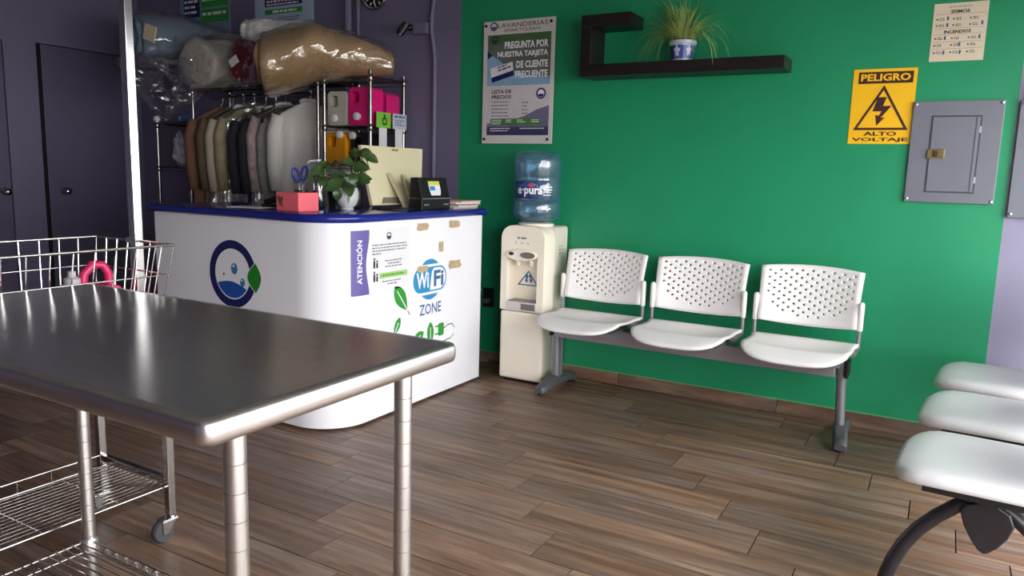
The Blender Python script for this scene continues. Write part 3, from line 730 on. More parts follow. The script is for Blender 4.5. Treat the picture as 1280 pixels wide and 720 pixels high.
# jugs
def jug(name_label, loc, col, cap_col, cap_xy=(0.035, 0.0), w=0.17, d=0.13, h=0.225, rz=0.0, group='plastic jugs on the rack'):
    t = thing('plastic_jug', name_label, 'jug', loc, rz, group)
    m = mat('jug_%d_%d_%d' % col, col, 0.35, var=0.06, vscale=10)
    # body: rounded box with a handle hole at one upper corner (outline in x-z with hole), extruded along y
    outer = rrect(-w/2, w/2, 0, h, 0.028, 5)
    hole = rrect(-w/2+0.028, -w/2+0.085, h-0.095, h-0.028, 0.014, 4)
    bm = bmesh.new(); es = []
    for lp in (outer, hole):
        vs = [bm.verts.new((p[0], -d/2, p[1])) for p in lp]
        es += [bm.edges.new((vs[i], vs[(i+1) % len(vs)])) for i in range(len(vs))]
    bmesh.ops.triangle_fill(bm, use_beauty=True, edges=es, normal=(0, -1, 0))
    r = bmesh.ops.extrude_face_region(bm, geom=list(bm.faces))
    bmesh.ops.translate(bm, vec=(0, d, 0), verts=[g for g in r['geom'] if isinstance(g, bmesh.types.BMVert)])
    bmesh.ops.recalc_face_normals(bm, faces=bm.faces)
    me = bpy.data.meshes.new('jug_body'); bm.to_mesh(me); bm.free(); me.materials.append(m)
    o = bpy.data.objects.new('jug_body', me); C.objects.link(o); o.parent = t
    bv = o.modifiers.new('bevel', 'BEVEL'); bv.width = 0.008; bv.segments = 2; bv.limit_method = 'ANGLE'; bv.angle_limit = math.radians(50)
    mb = MB(); mb.lathe([(0.024, 0), (0.024, -0.026), (0.020, -0.029)], (cap_xy[0], -d/2+0.004, cap_xy[1]), 18, 'y')
    mb.build('cap', mat('jug_cap_%d_%d_%d' % cap_col, cap_col, 0.45), t, smooth=40, local=True)
    return t
PINK = (226, 24, 120)
jug('grey white plastic jug lying at the left end of the upper rack shelf', (-3.452, 3.775, 1.493), (196, 190, 178), (220, 218, 212), (-0.02, 0.045), w=0.165, h=0.215)
jug('bright pink jug with white cap beside the grey white jug', (-3.268, 3.775, 1.493), PINK, (232, 224, 226), (-0.01, 0.055), w=0.175, h=0.235)
jug('bright pink jug at the back of the upper rack shelf behind the post', (-3.25, 3.925, 1.493), (214, 30, 116), (30, 28, 30), (-0.03, 0.16), w=0.16, h=0.215)
jug('orange yellow jug with white cap on the middle rack shelf', (-3.470, 3.775, 1.251), (238, 158, 12), (226, 222, 214), (0.045, 0.185), w=0.165, h=0.20)
jug('black jug beside the orange jug on the middle rack shelf', (-3.285, 3.80, 1.251), (22, 22, 24), (226, 222, 214), (-0.055, 0.18), w=0.15, h=0.195)
t = thing('printed_carton', 'white carton with red print under the orange jug', 'carton', (-3.47, 3.76, 0.90))
MB().box(-3.55, -3.40, 3.715, 3.85, 0.905, 1.200).build('carton_body', M_paper, t, bevel=0.002)
scribble('carton_print', mat('red_print', (170, 70, 60), 0.6), t, wall_place(3.7145), [(-3.54, -3.41, 1.17, 0.010), (-3.54, -3.41, 1.145, 0.012), (-3.53, -3.42, 1.12, 0.008)], seed=11)
MB().box(-3.545, -3.16, FY+0.005, BY-0.005, 0.894, 0.903).build('wire_shelf', M_board, rk)
# hang tags on the rack end
for (lab, y0, col, pcol) in (('bright green tag on a white strip hanging at the rack end', 3.725, (126, 196, 60), None), ('pale printed tag on a white strip hanging at the rack end', 3.885, (196, 200, 206), 1)):
    t = thing('hang_tag', lab, 'tag', (-3.14, y0+0.07, 1.38))
    MB().box(-3.1425, -3.140, y0, y0+0.140, 1.482, 1.578).build('card', mat('tag_%d' % col[0], col, 0.6), t)
    MB().box(-3.146, -3.1435, y0+0.03, y0+0.105, 1.20, 1.50).build('strip', M_paper, t)
    tp = lambda u, v, w: Vector((-3.140+w, u, v))
    if pcol:
        scribble('tag_print', M_wifitext, t, tp, [(y0+0.015, y0+0.125, 1.555, 0.012), (y0+0.02, y0+0.12, 1.535, 0.006), (y0+0.02, y0+0.09, 1.52, 0.006), (y0+0.02, y0+0.12, 1.505, 0.006)], seed=12)
    else:
        decal('bottle_icon', [rrect(y0+0.055, y0+0.10, 1.500, 1.545, 0.012, 4), rrect(y0+0.064, y0+0.091, 1.509, 1.536, 0.008, 4)], M_print, t, tp, 1)
        decal('bottle_icon_neck', [rect(y0+0.070, y0+0.086, 1.545, 1.565)], M_print, t, tp, 1)
# things on the low corner rack
M_bagwhite = mat('thin_white_plastic', (206, 206, 214), 0.4, var=0.05, vscale=14, bump=0.4, bscale=40)
def blob(name, m, parent, c, r, seed, amp=0.18, ns=2.2, n=28, flat=0.0, amp2=0.0):
    c = Vector(c); mb = MB(); R = []
    for i in range(n+1):
        th = PI*i/n; ring = []
        for j in range(n*2):
            ph = PI*j/n; d = Vector((math.sin(th)*math.cos(ph), math.sin(th)*math.sin(ph), math.cos(th)))
            k = 1+amp*nz(d, ns, seed)+amp2*nz(d, ns*4, seed+3)
            p = Vector((d.x*r[0], d.y*r[1], d.z*r[2]))*k
            if flat and p.z < -r[2]*flat: p.z = -r[2]*flat
            ring.append(c+p)
        R.append(ring)
    mb.rings(R)
    return mb.build(name, m, parent, smooth=True)
t = thing('plastic_bag', 'crumpled white plastic bag on the lower shelf of the corner rack', 'bag', (-5.09, 3.83, 1.201))
blob('bag_body', M_bagwhite, t, (-5.10, 3.83, 1.310), (0.115, 0.10, 0.120), 4.2, 0.35, 2.0, flat=0.9)
MB().tube([(-5.14, 3.80, 1.385), (-5.16, 3.79, 1.44), (-5.13, 3.79, 1.465), (-5.10, 3.80, 1.40)], 0.012, 8).build('bag_handle', M_bagwhite, t, smooth=True)
t = thing('small_bottle', 'small blue bottle with white cap lying on the corner rack', 'bottle', (-5.0, 3.80, 1.526))
MB().lathe([(0.010, 0), (0.034, 0.006), (0.034, 0.12), (0.018, 0.15)], (-5.06, 3.78, 1.561), 18, 'x').build('bottle_wall', mat('blue_bottle', (70, 110, 168), 0.35), t, smooth=50)
MB().lathe([(0.019, -0.035), (0.019, 0.001)], (-5.06, 3.78, 1.561), 14, 'x').build('cap', M_whiteprint, t, smooth=50)

# ------------------------------------------------------------------ hanging clothes
M_film = film_mat('garment_film', (0.95, 0.95, 0.93), 0.40, 0.14, 0.3, 20.0, haze=0.05)
def garment(label, x, m, ztop=1.655, zbot=0.80, wd=0.45, th=0.045, cover=None, seed=1.0, yc=3.84, hanger='wire', bands=None, sleeve=True, collar=None, turn=-0.45):
    t = thing('hanging_garment', label, 'garment', (x, yc, 1.725), 0, 'clothes on the garment rack')
    n = 32
    def section(z, sx, grow=0.0, n=32, cz=0.0):
        f = (ztop-z)/(ztop-zbot)
        if z > ztop-0.015: hw = 0.045
        elif z > ztop-0.11: hw = 0.05+(wd*0.46-0.05)*((ztop-0.015-z)/0.095)**0.8
        else: hw = wd*0.46*(1-0.10*math.sin(PI*min(1, f*1.4))+0.06*f)
        ring = []
        for j in range(n):
            a = 2*PI*j/n; fold = nz((math.cos(a)*2.0, math.sin(a)*2.0, z*1.3), 1.4, seed)*0.5*min(1, f*4)
            fold2 = math.sin(a*9+seed*3+z*2)*0.26*min(1, f*3)
            q = Vector((math.cos(a)*hw, math.sin(a)*0.1+seed, z)); g2 = grow+cz*crease(q, seed)
            ring.append(Vector((x+(th*(0.75+fold+fold2)*(0.35+0.65*min(1, f*6))+g2)*math.sin(a)+0.02*math.sin(z*4+seed)*f, yc+(hw+g2)*math.cos(a), z)))
        return ring
    zs = [ztop, ztop-0.015, ztop-0.03, ztop-0.055, ztop-0.085, ztop-0.11]+[ztop-0.11-(ztop-0.11-zbot)*i/14 for i in range(1, 15)]
    MB().rings([section(z, 1) for z in zs]).build('cloth', m, t, smooth=True)
    if sleeve:
        for s in (-1, 1):
            pts = [(x, yc+s*wd*0.42, ztop-0.10), (x+0.01*s, yc+s*wd*0.49, ztop-0.22), (x+0.015, yc+s*wd*0.50, ztop-0.42), (x+0.02, yc+s*wd*0.47, ztop-0.60)]
            MB().tube(pts, [0.045, 0.050, 0.044, 0.038], 12).build('sleeve', m, t, smooth=True)
    if collar:
        MB().tube([(x+0.035*math.cos(a), yc+0.055*math.sin(a), ztop+-0.004+0.012*math.cos(a)) for a in [2*PI*i/14 for i in range(14)]], 0.012, 8, closed=True).build('collar', collar, t, smooth=True)
    if bands:
        for zb in bands: MB().rings([section(z, 1, 0.006) for z in (zb, zb+0.028)], False, False).build('dark_band', M_blackplastic, t, smooth=True)
    hm = M_blackplastic if hanger == 'black' else M_chrome
    h = MB(); h.tube([(x, yc, ztop-0.01), (x, yc, ztop+0.022), (x, yc+0.014, ztop+0.032), (x, yc+0.018, 1.725), (x, yc+0.010, 1.731), (x, yc-0.006, 1.729)] if ztop < 1.69 else [(x, yc, ztop), (x, yc, 1.731)], 0.0028, 6)
    h.build('hanger_hook', hm, t, smooth=True)
    if hanger == 'black':
        MB().tube([(x+0.03, yc-wd*0.52, ztop-0.125), (x+0.03, yc-wd*0.49, ztop-0.085), (x+0.03, yc-0.12, ztop-0.035), (x+0.03, yc, ztop-0.005), (x+0.03, yc+0.12, ztop-0.035), (x+0.03, yc+wd*0.48, ztop-0.11)], 0.010, 8).build('hanger_arm', M_blackplastic, t, smooth=True)
    if cover:
        zs2 = [ztop+0.02, ztop-0.01, ztop-0.05, ztop-0.10]+[ztop-0.11-(ztop-0.11-zbot+0.03)*i/10 for i in range(1, 11)]
        zs2 = [zs2[i]+(zs2[i+1]-zs2[i])*k/4 for i in range(len(zs2)-1) for k in range(4)]+[zs2[-1]]
        MB().rings([section(z, 1, 0.018, 72, 0.016) for z in zs2], False, False).build('plastic_cover', M_film, t, smooth=True)
    t.rotation_euler = (0, 0, turn)
    return t
cloth = lambda n, c, v=0.08, s=6: mat(n, c, 0.85, var=v, vscale=s, bump=0.15, bscale=25)
M_shirt = cloth('white_shirt_cloth', (208, 203, 196), 0.04)
M_stripe = cloth('grey_cloth', (150, 146, 142), 0.15, 30)
M_plaid = cloth('dusty_rose_plaid', (176, 158, 152), 0.25, 22)
M_olive = cloth('olive_cloth', (158, 146, 112), 0.2, 12)
M_beige = cloth('beige_cloth', (188, 176, 156), 0.1)
M_dark = cloth('charcoal_cloth', (44, 44, 52), 0.2)
M_brown = cloth('brown_cloth', (128, 92, 70), 0.12)
M_khaki = cloth('khaki_cloth', (104, 90, 70), 0.1)
garment('white dress shirt hanging nearest the jug rack', -3.79, M_shirt, 1.660, 0.80, 0.47, 0.06, None, 1.1, collar=M_shirt, turn=-0.80, yc=3.80)
garment('pale grey shirt on a black hanger behind the white shirt', -3.955, M_stripe, 1.635, 0.85, 0.44, 0.04, None, 2.3, hanger='black', turn=-0.62)
garment('dusty rose patterned shirt in clear film on the rack', -4.065, M_plaid, 1.645, 0.82, 0.43, 0.04, True, 3.7, collar=M_shirt, turn=-0.50)
garment('charcoal jacket hanging in the middle of the rack', -4.165, M_dark, 1.625, 0.80, 0.42, 0.045, None, 4.1, collar=M_shirt, turn=-0.42)
garment('dark jacket in shiny clear film next to the charcoal jacket', -4.265, M_dark, 1.625, 0.78, 0.42, 0.04, True, 5.9, collar=M_beige, turn=-0.50)
garment('olive patterned garment under shiny clear film', -4.38, M_olive, 1.645, 0.78, 0.45, 0.05, True, 6.4, turn=-0.55)
garment('beige coat with white collar in clear film', -4.49, M_beige, 1.635, 0.80, 0.44, 0.045, True, 7.7, collar=M_shirt, turn=-0.42)
garment('khaki jacket hanging beside the brown coat', -4.60, M_khaki, 1.640, 0.78, 0.43, 0.045, None, 8.2, turn=-0.35)
garment('brown coat with dark bands at the far end of the rack', -4.715, M_brown, 1.640, 0.80, 0.44, 0.05, None, 9.3, bands=(1.47, 1.13), turn=-0.40)

# ------------------------------------------------------------------ bedding rolls on top of the rack
M_wrap = film_mat('bedding_film', (0.97, 0.97, 0.97), 0.30, 0.12, 0.25, 20.0, haze=0.03)
M_wrapdark = film_mat('bedding_film_loose', (0.90, 0.91, 0.93), 0.40, 0.12, 0.25, 20.0, gloss=(1, 1, 1), haze=0.06)
def sweep(name, m, parent, pts, rad, seed, amp=0.08, ns=5.0, pleat=0, grow=0.0, n=40, sub=6, endround=True, ridge=0.0, cr=0.0, facet=False):
    pts = [Vector(p) for p in pts]; P = []; Rr = []
    for i in range(len(pts)-1):
        for s in range(sub):
            f = s/sub; P.append(pts[i].lerp(pts[i+1], f)); Rr.append((rad[i][0]+(rad[i+1][0]-rad[i][0])*f, rad[i][1]+(rad[i+1][1]-rad[i][1])*f))
    P.append(pts[-1]); Rr.append(rad[-1])
    R = []; L = len(P)
    t0 = (pts[-1]-pts[0]).normalized(); side = t0.cross(Vector((0, 0, 1))).normalized(); up = side.cross(t0)
    def ring(p, a, b, k):
        r = []
        for j in range(n):
            an = 2*PI*j/n; d = side*math.cos(an)*a+up*math.sin(an)*b
            q = p+d
            f = 1+amp*nz(q, ns, seed)+ridge*nz(q, ns*3.5, seed+5)
            if pleat: f *= 1+0.03*math.sin(an*pleat+seed)
            r.append(p+d*f+(d.normalized()*(grow+cr*crease(q, seed)) if d.length > 1e-6 else d)+t0*(cr*0.8*crease(q*1.3, seed+7)*(1 if k < 1 else 0)))
        return r
    if endround:
        for s in ((0.05, 0.2, 0.35, 0.5, 0.65, 0.75, 0.85, 0.92, 0.97) if cr else (0.05, 0.35, 0.65, 0.85, 0.96)):
            R.append(ring(P[0]-t0*0.20*Rr[0][1]*math.sqrt(1-s*s)+t0*0.12*(1-s)*Rr[0][0], Rr[0][0]*s, Rr[0][1]*s, s))
    for p, (a, b) in zip(P, Rr): R.append(ring(p, a, b, 1))
    if endround:
        for s in (0.96, 0.85, 0.65, 0.35, 0.05): R.append(ring(P[-1]+t0*0.35*Rr[-1][1]*math.sqrt(1-s*s), Rr[-1][0]*s, Rr[-1][1]*s, s))
    return MB().rings(R).build(name, m, parent, smooth=(not facet))
fab = lambda n, c, v=0.1: mat(n, c, 0.8, var=v, vscale=9, bump=0.35, bscale=16)
def roll(label, pts, rad, m, seed, wrap=True, spiral=0, **kw):
    t = thing('bedding_roll', label, 'bedding', pts[0], 0, 'wrapped bedding on top of the rack')
    sweep('fabric', m, t, pts, rad, seed, **kw)
    if wrap: sweep('plastic_wrap', M_wrap, t, pts, [(a+0.016, b+0.016) for a, b in rad], seed, **dict(kw, n=88, sub=15, cr=0.017))
    if spiral:
        p0, p1 = Vector(pts[0]), Vector(pts[-1]); t0 = (p1-p0).normalized(); sd = t0.cross(Vector((0, 0, 1))).normalized(); up = sd.cross(t0); sp = []
        for i in range(70):
            f = i/69; a = f*2*PI*spiral+seed; r = 0.10+0.80*f
            sp.append(p0-t0*(0.025+0.02*(1-f))+sd*math.cos(a)*rad[0][0]*r+up*math.sin(a)*rad[0][1]*r)
        MB().tube(sp, [0.016+0.006*math.sin(i*0.9) for i in range(70)], 8).build('rolled_fold', m, t, smooth=True)
    return t
M_tan = fab('tan_blanket', (176, 142, 98)); M_slate = fab('slate_blanket', (116, 136, 154)); M_offwhite = fab('off_white_duvet', (206, 200, 184), 0.06)
M_wine = fab('wine_red_blanket', (110, 34, 50), 0.3); M_speck = fab('speckled_grey_blanket', (158, 150, 148), 0.25); M_whitebag = fab('white_bag_plastic', (222, 220, 216), 0.04)
roll('large tan blanket roll in clear plastic at the right end of the rack top', [(-3.77, 3.42, 1.855), (-3.55, 3.60, 1.930), (-3.36, 3.77, 1.930), (-3.18, 3.91, 1.890)], [(0.225, 0.170), (0.205, 0.165), (0.155, 0.125), (0.075, 0.070)], M_tan, 1.3, amp=0.16, ridge=0.03, spiral=2.5)
roll('slate grey blanket roll in clear plastic at the left end of the rack top', [(-5.02, 3.42, 2.080), (-4.93, 3.66, 2.100), (-4.82, 3.92, 2.100)], [(0.175, 0.170), (0.170, 0.165), (0.13, 0.11)], M_slate, 2.6, amp=0.16, ridge=0.04, spiral=2)
roll('off white duvet bundle in clear plastic between the slate and wine bundles', [(-4.49, 3.47, 1.890), (-4.45, 3.70, 1.925), (-4.42, 3.90, 1.925)], [(0.215, 0.170), (0.19, 0.14), (0.13, 0.125)], M_offwhite, 3.1, amp=0.26, ridge=0.05)
roll('wine red blanket bundle in pleated clear plastic beside the tan roll', [(-4.105, 3.52, 1.895), (-4.07, 3.72, 1.910), (-4.05, 3.90, 1.910)], [(0.135, 0.135), (0.135, 0.12), (0.10, 0.10)], M_wine, 4.4, amp=0.14, pleat=14, ridge=0.04)
roll('flat speckled grey blanket lying across the bundles', [(-4.62, 3.80, 2.115), (-4.40, 3.82, 2.095), (-4.12, 3.82, 2.075)], [(0.11, 0.035), (0.12, 0.040), (0.11, 0.035)], M_speck, 5.2, amp=0.08, wrap=False)
roll('crumpled white plastic bundle lying on top of the tan roll', [(-4.13, 3.58, 2.100), (-3.97, 3.66, 2.100), (-3.76, 3.76, 2.100), (-3.58, 3.84, 2.065)], [(0.085, 0.062), (0.115, 0.070), (0.105, 0.055), (0.06, 0.03)], M_whitebag, 6.8, amp=0.35, ns=7, wrap=False, n=64, sub=12, cr=0.020)
M_tag = mat('cream_paper_tag', (216, 206, 170), 0.7)
sl = [o for o in bpy.data.objects if o.get('label', '').startswith('slate')][0]
MB().obox((-4.700, 3.275, 2.075), (0.050, 0.006, -0.016), (0.002, 0.0021, 0), (0.016, 0.0, 0.048)).build('paper_tag', M_tag, sl)
wn_ = [o for o in bpy.data.objects if o.get('label', '').startswith('wine')][0]
MB().obox((-3.985, 3.352, 1.870), (0.030, 0.004, 0.018), (0.0, 0.0021, 0), (-0.014, 0.0, 0.022)).build('paper_tag', M_whitebag, wn_)
# loose plastic tail hanging from the slate roll
tail = MB()
def tailfn(u, v):
    z = 1.96-0.42*v; hw = 0.24*(1-0.72*v**1.3)+0.02
    x = -4.98+0.05*v+(u-0.5)*2*hw; y = 3.36+0.16*v
    q = Vector((x, y, z)); return q+Vector((0.05*nz(q, 9, 2.0), 0.10*nz(q, 7, 5.0)+0.045*crease(q, 1.0), 0.03*nz(q, 11, 8.0)))
tail.grid(tailfn, 60, 60)
tail.build('loose_plastic', M_wrapdark, sl, smooth=True, fix=False)
tail = MB()
def tailfn2(u, v):
    z = 1.93-0.30*v; hw = 0.20*(1-0.7*v)+0.02
    x = -4.68+0.03*v+(u-0.5)*2*hw; y = 3.38+0.14*v
    q = Vector((x, y, z)); return q+Vector((0.04*nz(q, 9, 4.0), 0.09*nz(q, 7, 1.0)+0.040*crease(q, 3.0), 0.03*nz(q, 11, 2.0)))
tail.grid(tailfn2, 50, 50)
ow = [o for o in bpy.data.objects if o.get('label', '').startswith('off white duvet')][0]
tail.build('loose_plastic', M_wrapdark, ow, smooth=True, fix=False)

# ------------------------------------------------------------------ water dispenser and bottle
DX0, DX1, DY0, DY1, DZ = -2.226, -1.942, 3.752, 4.046, 0.925
t = thing('water_dispenser', 'cream floor standing water dispenser against the green wall', 'dispenser', ((DX0+DX1)/2, 3.9, 0))
xm = (DX0+DX1)/2
# front shell with the tap alcove
outer = [(DX0, 0.43), (DX1, 0.43), (DX1, DZ-0.075)]+[(DX1-0.075+0.075*math.cos(a), DZ-0.075+0.075*math.sin(a)) for a in [PI/2*i/7 for i in range(1, 8)]]+[(DX0+0.075+0.075*math.cos(a), DZ-0.075+0.075*math.sin(a)) for a in [PI/2+PI/2*i/7 for i in range(0, 8)]]
AX0, AX1, AZ0, AZ1 = DX0+0.045, DX1-0.045, 0.475, 0.760
hole = rect(AX0, AX1, AZ0, AZ1)
bm = bmesh.new(); es = []
for lp in (outer, hole):
    vs = [bm.verts.new((p[0], DY0, p[1])) for p in lp]
    es += [bm.edges.new((vs[i], vs[(i+1) % len(vs)])) for i in range(len(vs))]
bmesh.ops.triangle_fill(bm, use_beauty=True, edges=es, normal=(0, -1, 0))
r = bmesh.ops.extrude_face_region(bm, geom=list(bm.faces))
bmesh.ops.translate(bm, vec=(0, 0.13, 0), verts=[g for g in r['geom'] if isinstance(g, bmesh.types.BMVert)])
bmesh.ops.recalc_face_normals(bm, faces=bm.faces)
bmesh.ops.translate(bm, vec=-Vector(t.location), verts=bm.verts)
me = bpy.data.meshes.new('front_shell'); bm.to_mesh(me); bm.free(); me.materials.append(M_cream)
o = bpy.data.objects.new('front_shell', me); C.objects.link(o); o.parent = t
bv = o.modifiers.new('bevel', 'BEVEL'); bv.width = 0.014; bv.segments = 3; bv.limit_method = 'ANGLE'; bv.angle_limit = math.radians(50)
MB().box(AX0-0.004, AX1+0.004, DY0+0.085, DY0+0.125, AZ0-0.004, AZ1+0.004).build('alcove_back', M_cream, t)
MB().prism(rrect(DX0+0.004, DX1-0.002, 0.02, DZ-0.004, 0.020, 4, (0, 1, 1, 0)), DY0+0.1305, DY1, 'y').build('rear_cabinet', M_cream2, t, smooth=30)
MB().box(DX0, DX1, DY0+0.004, DY0+0.130, 0.018, 0.424).build('lower_door', M_cream, t, bevel=0.014)
MB().box(DX0+0.02, DX1-0.02, DY0+0.03, DY1-0.02, 0.0, 0.020).build('base', M_blackgap, t)
# tap hood, taps, drip tray
MB().prism(circ(xm-0.004, 0.758, 0.100, 28, 0.034), DY0-0.020, DY0+0.06, 'y').build('tap_hood', M_cream, t, smooth=40, bevel=0.006)
M_smoke = mat('smoke_grey_plastic', (110, 104, 100), 0.3)
MB().prism(circ(xm+0.045, 0.760, 0.048, 20, 0.018), DY0-0.024, DY0-0.018, 'y').build('tap_lever', M_smoke, t)
MB().prism(circ(xm-0.062, 0.764, 0.016, 14, 0.010), DY0-0.024, DY0-0.018, 'y').build('tap_lever', M_blackplastic, t)
for dx in (-0.04, 0.045):
    MB().lathe([(0.013, 0), (0.013, -0.030), (0.009, -0.036)], (xm+dx, DY0+0.03, 0.728), 14).build('tap_spout', M_cream, t, smooth=40)
MB().box(AX0-0.004, AX1+0.004, DY0-0.006, DY0+0.085, 0.436, 0.484).build('drip_tray', mat('tray_grey_white', (206, 202, 198), 0.35), t, bevel=0.005)
MB().box(AX0+0.10, AX1-0.004, DY0-0.008, DY0-0.0055, 0.441, 0.476).build('tray_window', M_smoke, t)
MB().box(AX0+0.008, AX1-0.008, DY0+0.002, DY0+0.080, 0.4845, 0.4885).build('tray_grille', M_smoke, t)
AP = wall_place(DY0+0.085)
tri = [(xm-0.075, 0.570), (xm+0.068, 0.570), (xm-0.002, 0.660)]
tri2 = [(xm-0.058, 0.577), (xm+0.052, 0.577), (xm-0.003, 0.648)]
decal('triangle_emblem', [tri, tri2], M_wifitext, t, AP, 1)
for (u, v, r_) in ((xm-0.012, 0.625, 0.014), (xm+0.012, 0.628, 0.013), (xm-0.014, 0.600, 0.012), (xm+0.016, 0.602, 0.013)):
    decal('emblem_figure', [circ(u, v, r_*0.75, 12, r_)], M_wifitext, t, AP, 2)
FPd = wall_place(DY0)
scribble('maker_print', M_greyprint, t, FPd, [(xm-0.035, xm+0.03, 0.850, 0.010)], 1, seed=14)
for k in range(3): decal('indicator_mark', [circ(xm-0.045+0.04*k, 0.826, 0.006, 10)], mat('pale_marks', (190, 180, 160), 0.5), t, FPd, 1)
SPd = lambda u, v, w: Vector((DX1-0.002+w, u, v))
scribble('side_label_print', mat('pale_marks', (190, 180, 160), 0.5), t, SPd, [(3.93, 4.0, 0.80, 0.010), (3.93, 4.0, 0.78, 0.010), (3.935, 3.99, 0.76, 0.010)], 1, seed=15)
BX, BYc = -2.083, 3.905
MB().lathe([(0.105, 0.0), (0.105, 0.014), (0.080, 0.022), (0.06, 0.022)], (BX, BYc, DZ-0.004), 32).build('bottle_collar', M_cream, t, smooth=40)
wb = thing('water_bottle', 'blue translucent water bottle upside down on the dispenser', 'bottle', (BX, BYc, DZ+0.018))
bz = DZ+0.020
M_bottle = film_mat('blue_bottle_plastic', (0.66, 0.82, 0.92), 0.16, 0.14, 0.15, 20, haze=0.28, hazecol=(0.24, 0.46, 0.66))
rb = 0.136
prof = [(0.030, -0.002), (0.060, 0.002), (0.108, 0.010), (0.128, 0.024), (rb, 0.050), (rb, 0.115), (rb-0.006, 0.125), (rb, 0.135), (rb, 0.235), (rb-0.006, 0.247), (rb, 0.259), (rb, 0.350), (rb-0.006, 0.380), (rb-0.026, 0.398), (rb-0.06, 0.404), (0.03, 0.400)]
MB().lathe(prof, (BX, BYc, bz), 48).build('bottle_wall', M_bottle, wb, smooth=60)
M_watr = film_mat('blue_water_body', (0.80, 0.90, 0.95), 0.06, 0.06, 0)
MB().lathe([(max(0.01, r-0.004), h) for r, h in prof if h < 0.33]+[(rb-0.004, 0.33)], (BX, BYc, bz+0.001), 48).build('water', M_watr, wb, smooth=60)
va = math.atan2(-BYc, -BX)          # label faces the room
def BPl(u, v, w):
    a = va-0.22+u/rb
    return Vector((BX+(rb+0.001+w)*math.cos(a), BYc+(rb+0.001+w)*math.sin(a), bz+v))
M_lab = mat('bottle_label_navy', (22, 48, 104), 0.4)
decal('label', [rect(-0.13, 0.045, 0.136, 0.232)], M_lab, wb, BPl, 0, subdiv=0.012)
decal('label_arc', [circ(-0.02, 0.176, 0.070, 16, 0.052, 0.15, PI-0.15)], M_wifi, wb, BPl, 1)
decal('label_petal', [circ(-0.005, 0.212, 0.022, 14, 0.010)], mat('petal_red', (206, 70, 90), 0.5), wb, BPl, 2)
decal('label_petal', [circ(-0.045, 0.208, 0.020, 14, 0.010)], mat('petal_violet', (70, 70, 170), 0.5), wb, BPl, 2)
text('brand_lettering', 'e\u00b7pura', M_whiteprint, wb, BPl, -0.090, 0.060, 0.146, 0.196, 3, 0.03)
scribble('label_print', M_whiteprint, wb, BPl, [(0.065, 0.12, 0.20, 0.006), (0.065, 0.12, 0.185, 0.006), (0.065, 0.12, 0.17, 0.006), (0.065, 0.12, 0.155, 0.006), (0.055, 0.12, 0.075, 0.009)], 1, seed=16)

# wall outlet with plug and white cable
t = thing('wall_outlet', 'black wall outlet with a plug between counter and dispenser', 'outlet', (-2.49, WY, 0.43))
MB().box(-2.535, -2.455, WY-0.012, WY, 0.365, 0.490).build('plate', M_blackplastic, t, bevel=0.003)
MB().box(-2.515, -2.475, WY-0.045, WY-0.0125, 0.395, 0.425).build('plug', mat('grey_plug', (92, 92, 94), 0.5), t, bevel=0.004)
tag(MB().tube([(-2.535, WY-0.03, 0.475), (-2.60, WY-0.06, 0.47), (-2.62, WY-0.10, 0.40), (-2.60, WY-0.14, 0.30), (-2.545, WY-0.17, 0.18), (-2.525, WY-0.18, 0.09), (-2.56, WY-0.2, 0.03), (-2.64, WY-0.22, 0.004)], 0.0045, 8).build('white_cable', M_whiteprint, smooth=True), 'white cable hanging by the counter end', 'cable')

# ------------------------------------------------------------------ framed price poster
t = thing('price_poster', 'white framed price list poster on the green wall', 'poster', (-2.316, WY, 1.40))
PX0, PX1, PZ0, PZ1 = -2.561, -2.072, 1.400, 2.127
MB().box(PX0, PX1, WY-0.022, WY-0.016, PZ0, PZ1).build('board', mat('poster_white_board', (214, 208, 204), 0.35), t)
for (x, z) in ((-2.545, 2.103), (-2.100, 2.103), (-2.544, 1.426), (-2.100, 1.426)):
    MB().lathe([(0.009, 0), (0.009, -0.026), (0.007, -0.028)], (x, WY, z), 14, 'y').build('standoff', mat('dark_bolt', (70, 62, 60), 0.3, 0.8), t, smooth=40)
Pp = wall_place(WY-0.022)
def emblem(parent, pl, cx, cz, r, layer, m=M_navy):
    decal('emblem_ring', [circ(cx, cz, r, 24), circ(cx, cz, r*0.72, 24)], m, parent, pl, layer)
    decal('emblem_water', [circ(cx, cz, r*0.64, 14, None, PI*1.05, PI*1.95)], m, parent, pl, layer)
emblem(t, Pp, -2.490, 2.096, 0.026, 2)
text('heading_lettering', 'LAVANDERIAS', M_print, t, Pp, -2.462, -2.122, 2.086, 2.112, 1, 0.0)
text('heading_lettering', 'SMARTCLEAN', M_print, t, Pp, -2.418, -2.172, 2.060, 2.078, 1, 0.0)
M_olivegreen = mat('poster_green', (74, 106, 66), 0.5, var=0.1, vscale=6); M_greyband = mat('poster_grey_band', (98, 104, 96), 0.5, var=0.15, vscale=8)
M_pblue = mat('poster_sky_blue', (134, 170, 200), 0.5, var=0.12, vscale=8); M_pale = mat('poster_pale', (206, 200, 204), 0.5, var=0.06, vscale=8)
decal('upper_panel', [rect(-2.530, -2.096, 1.746, 2.046)], M_greyband, t, Pp, 1)
decal('green_band', [[(-2.530, 1.985), (-2.096, 1.985), (-2.096, 2.046), (-2.530, 2.046)]], M_olivegreen, t, Pp, 2)
decal('blue_wave', [[(-2.530, 1.746), (-2.096, 1.746), (-2.096, 1.79), (-2.22, 1.80), (-2.36, 1.835), (-2.46, 1.905), (-2.530, 1.945)]], M_pblue, t, Pp, 3)
decal('navy_corner', [[(-2.530, 1.905), (-2.495, 1.925), (-2.530, 1.955)]], M_navy, t, Pp, 4)
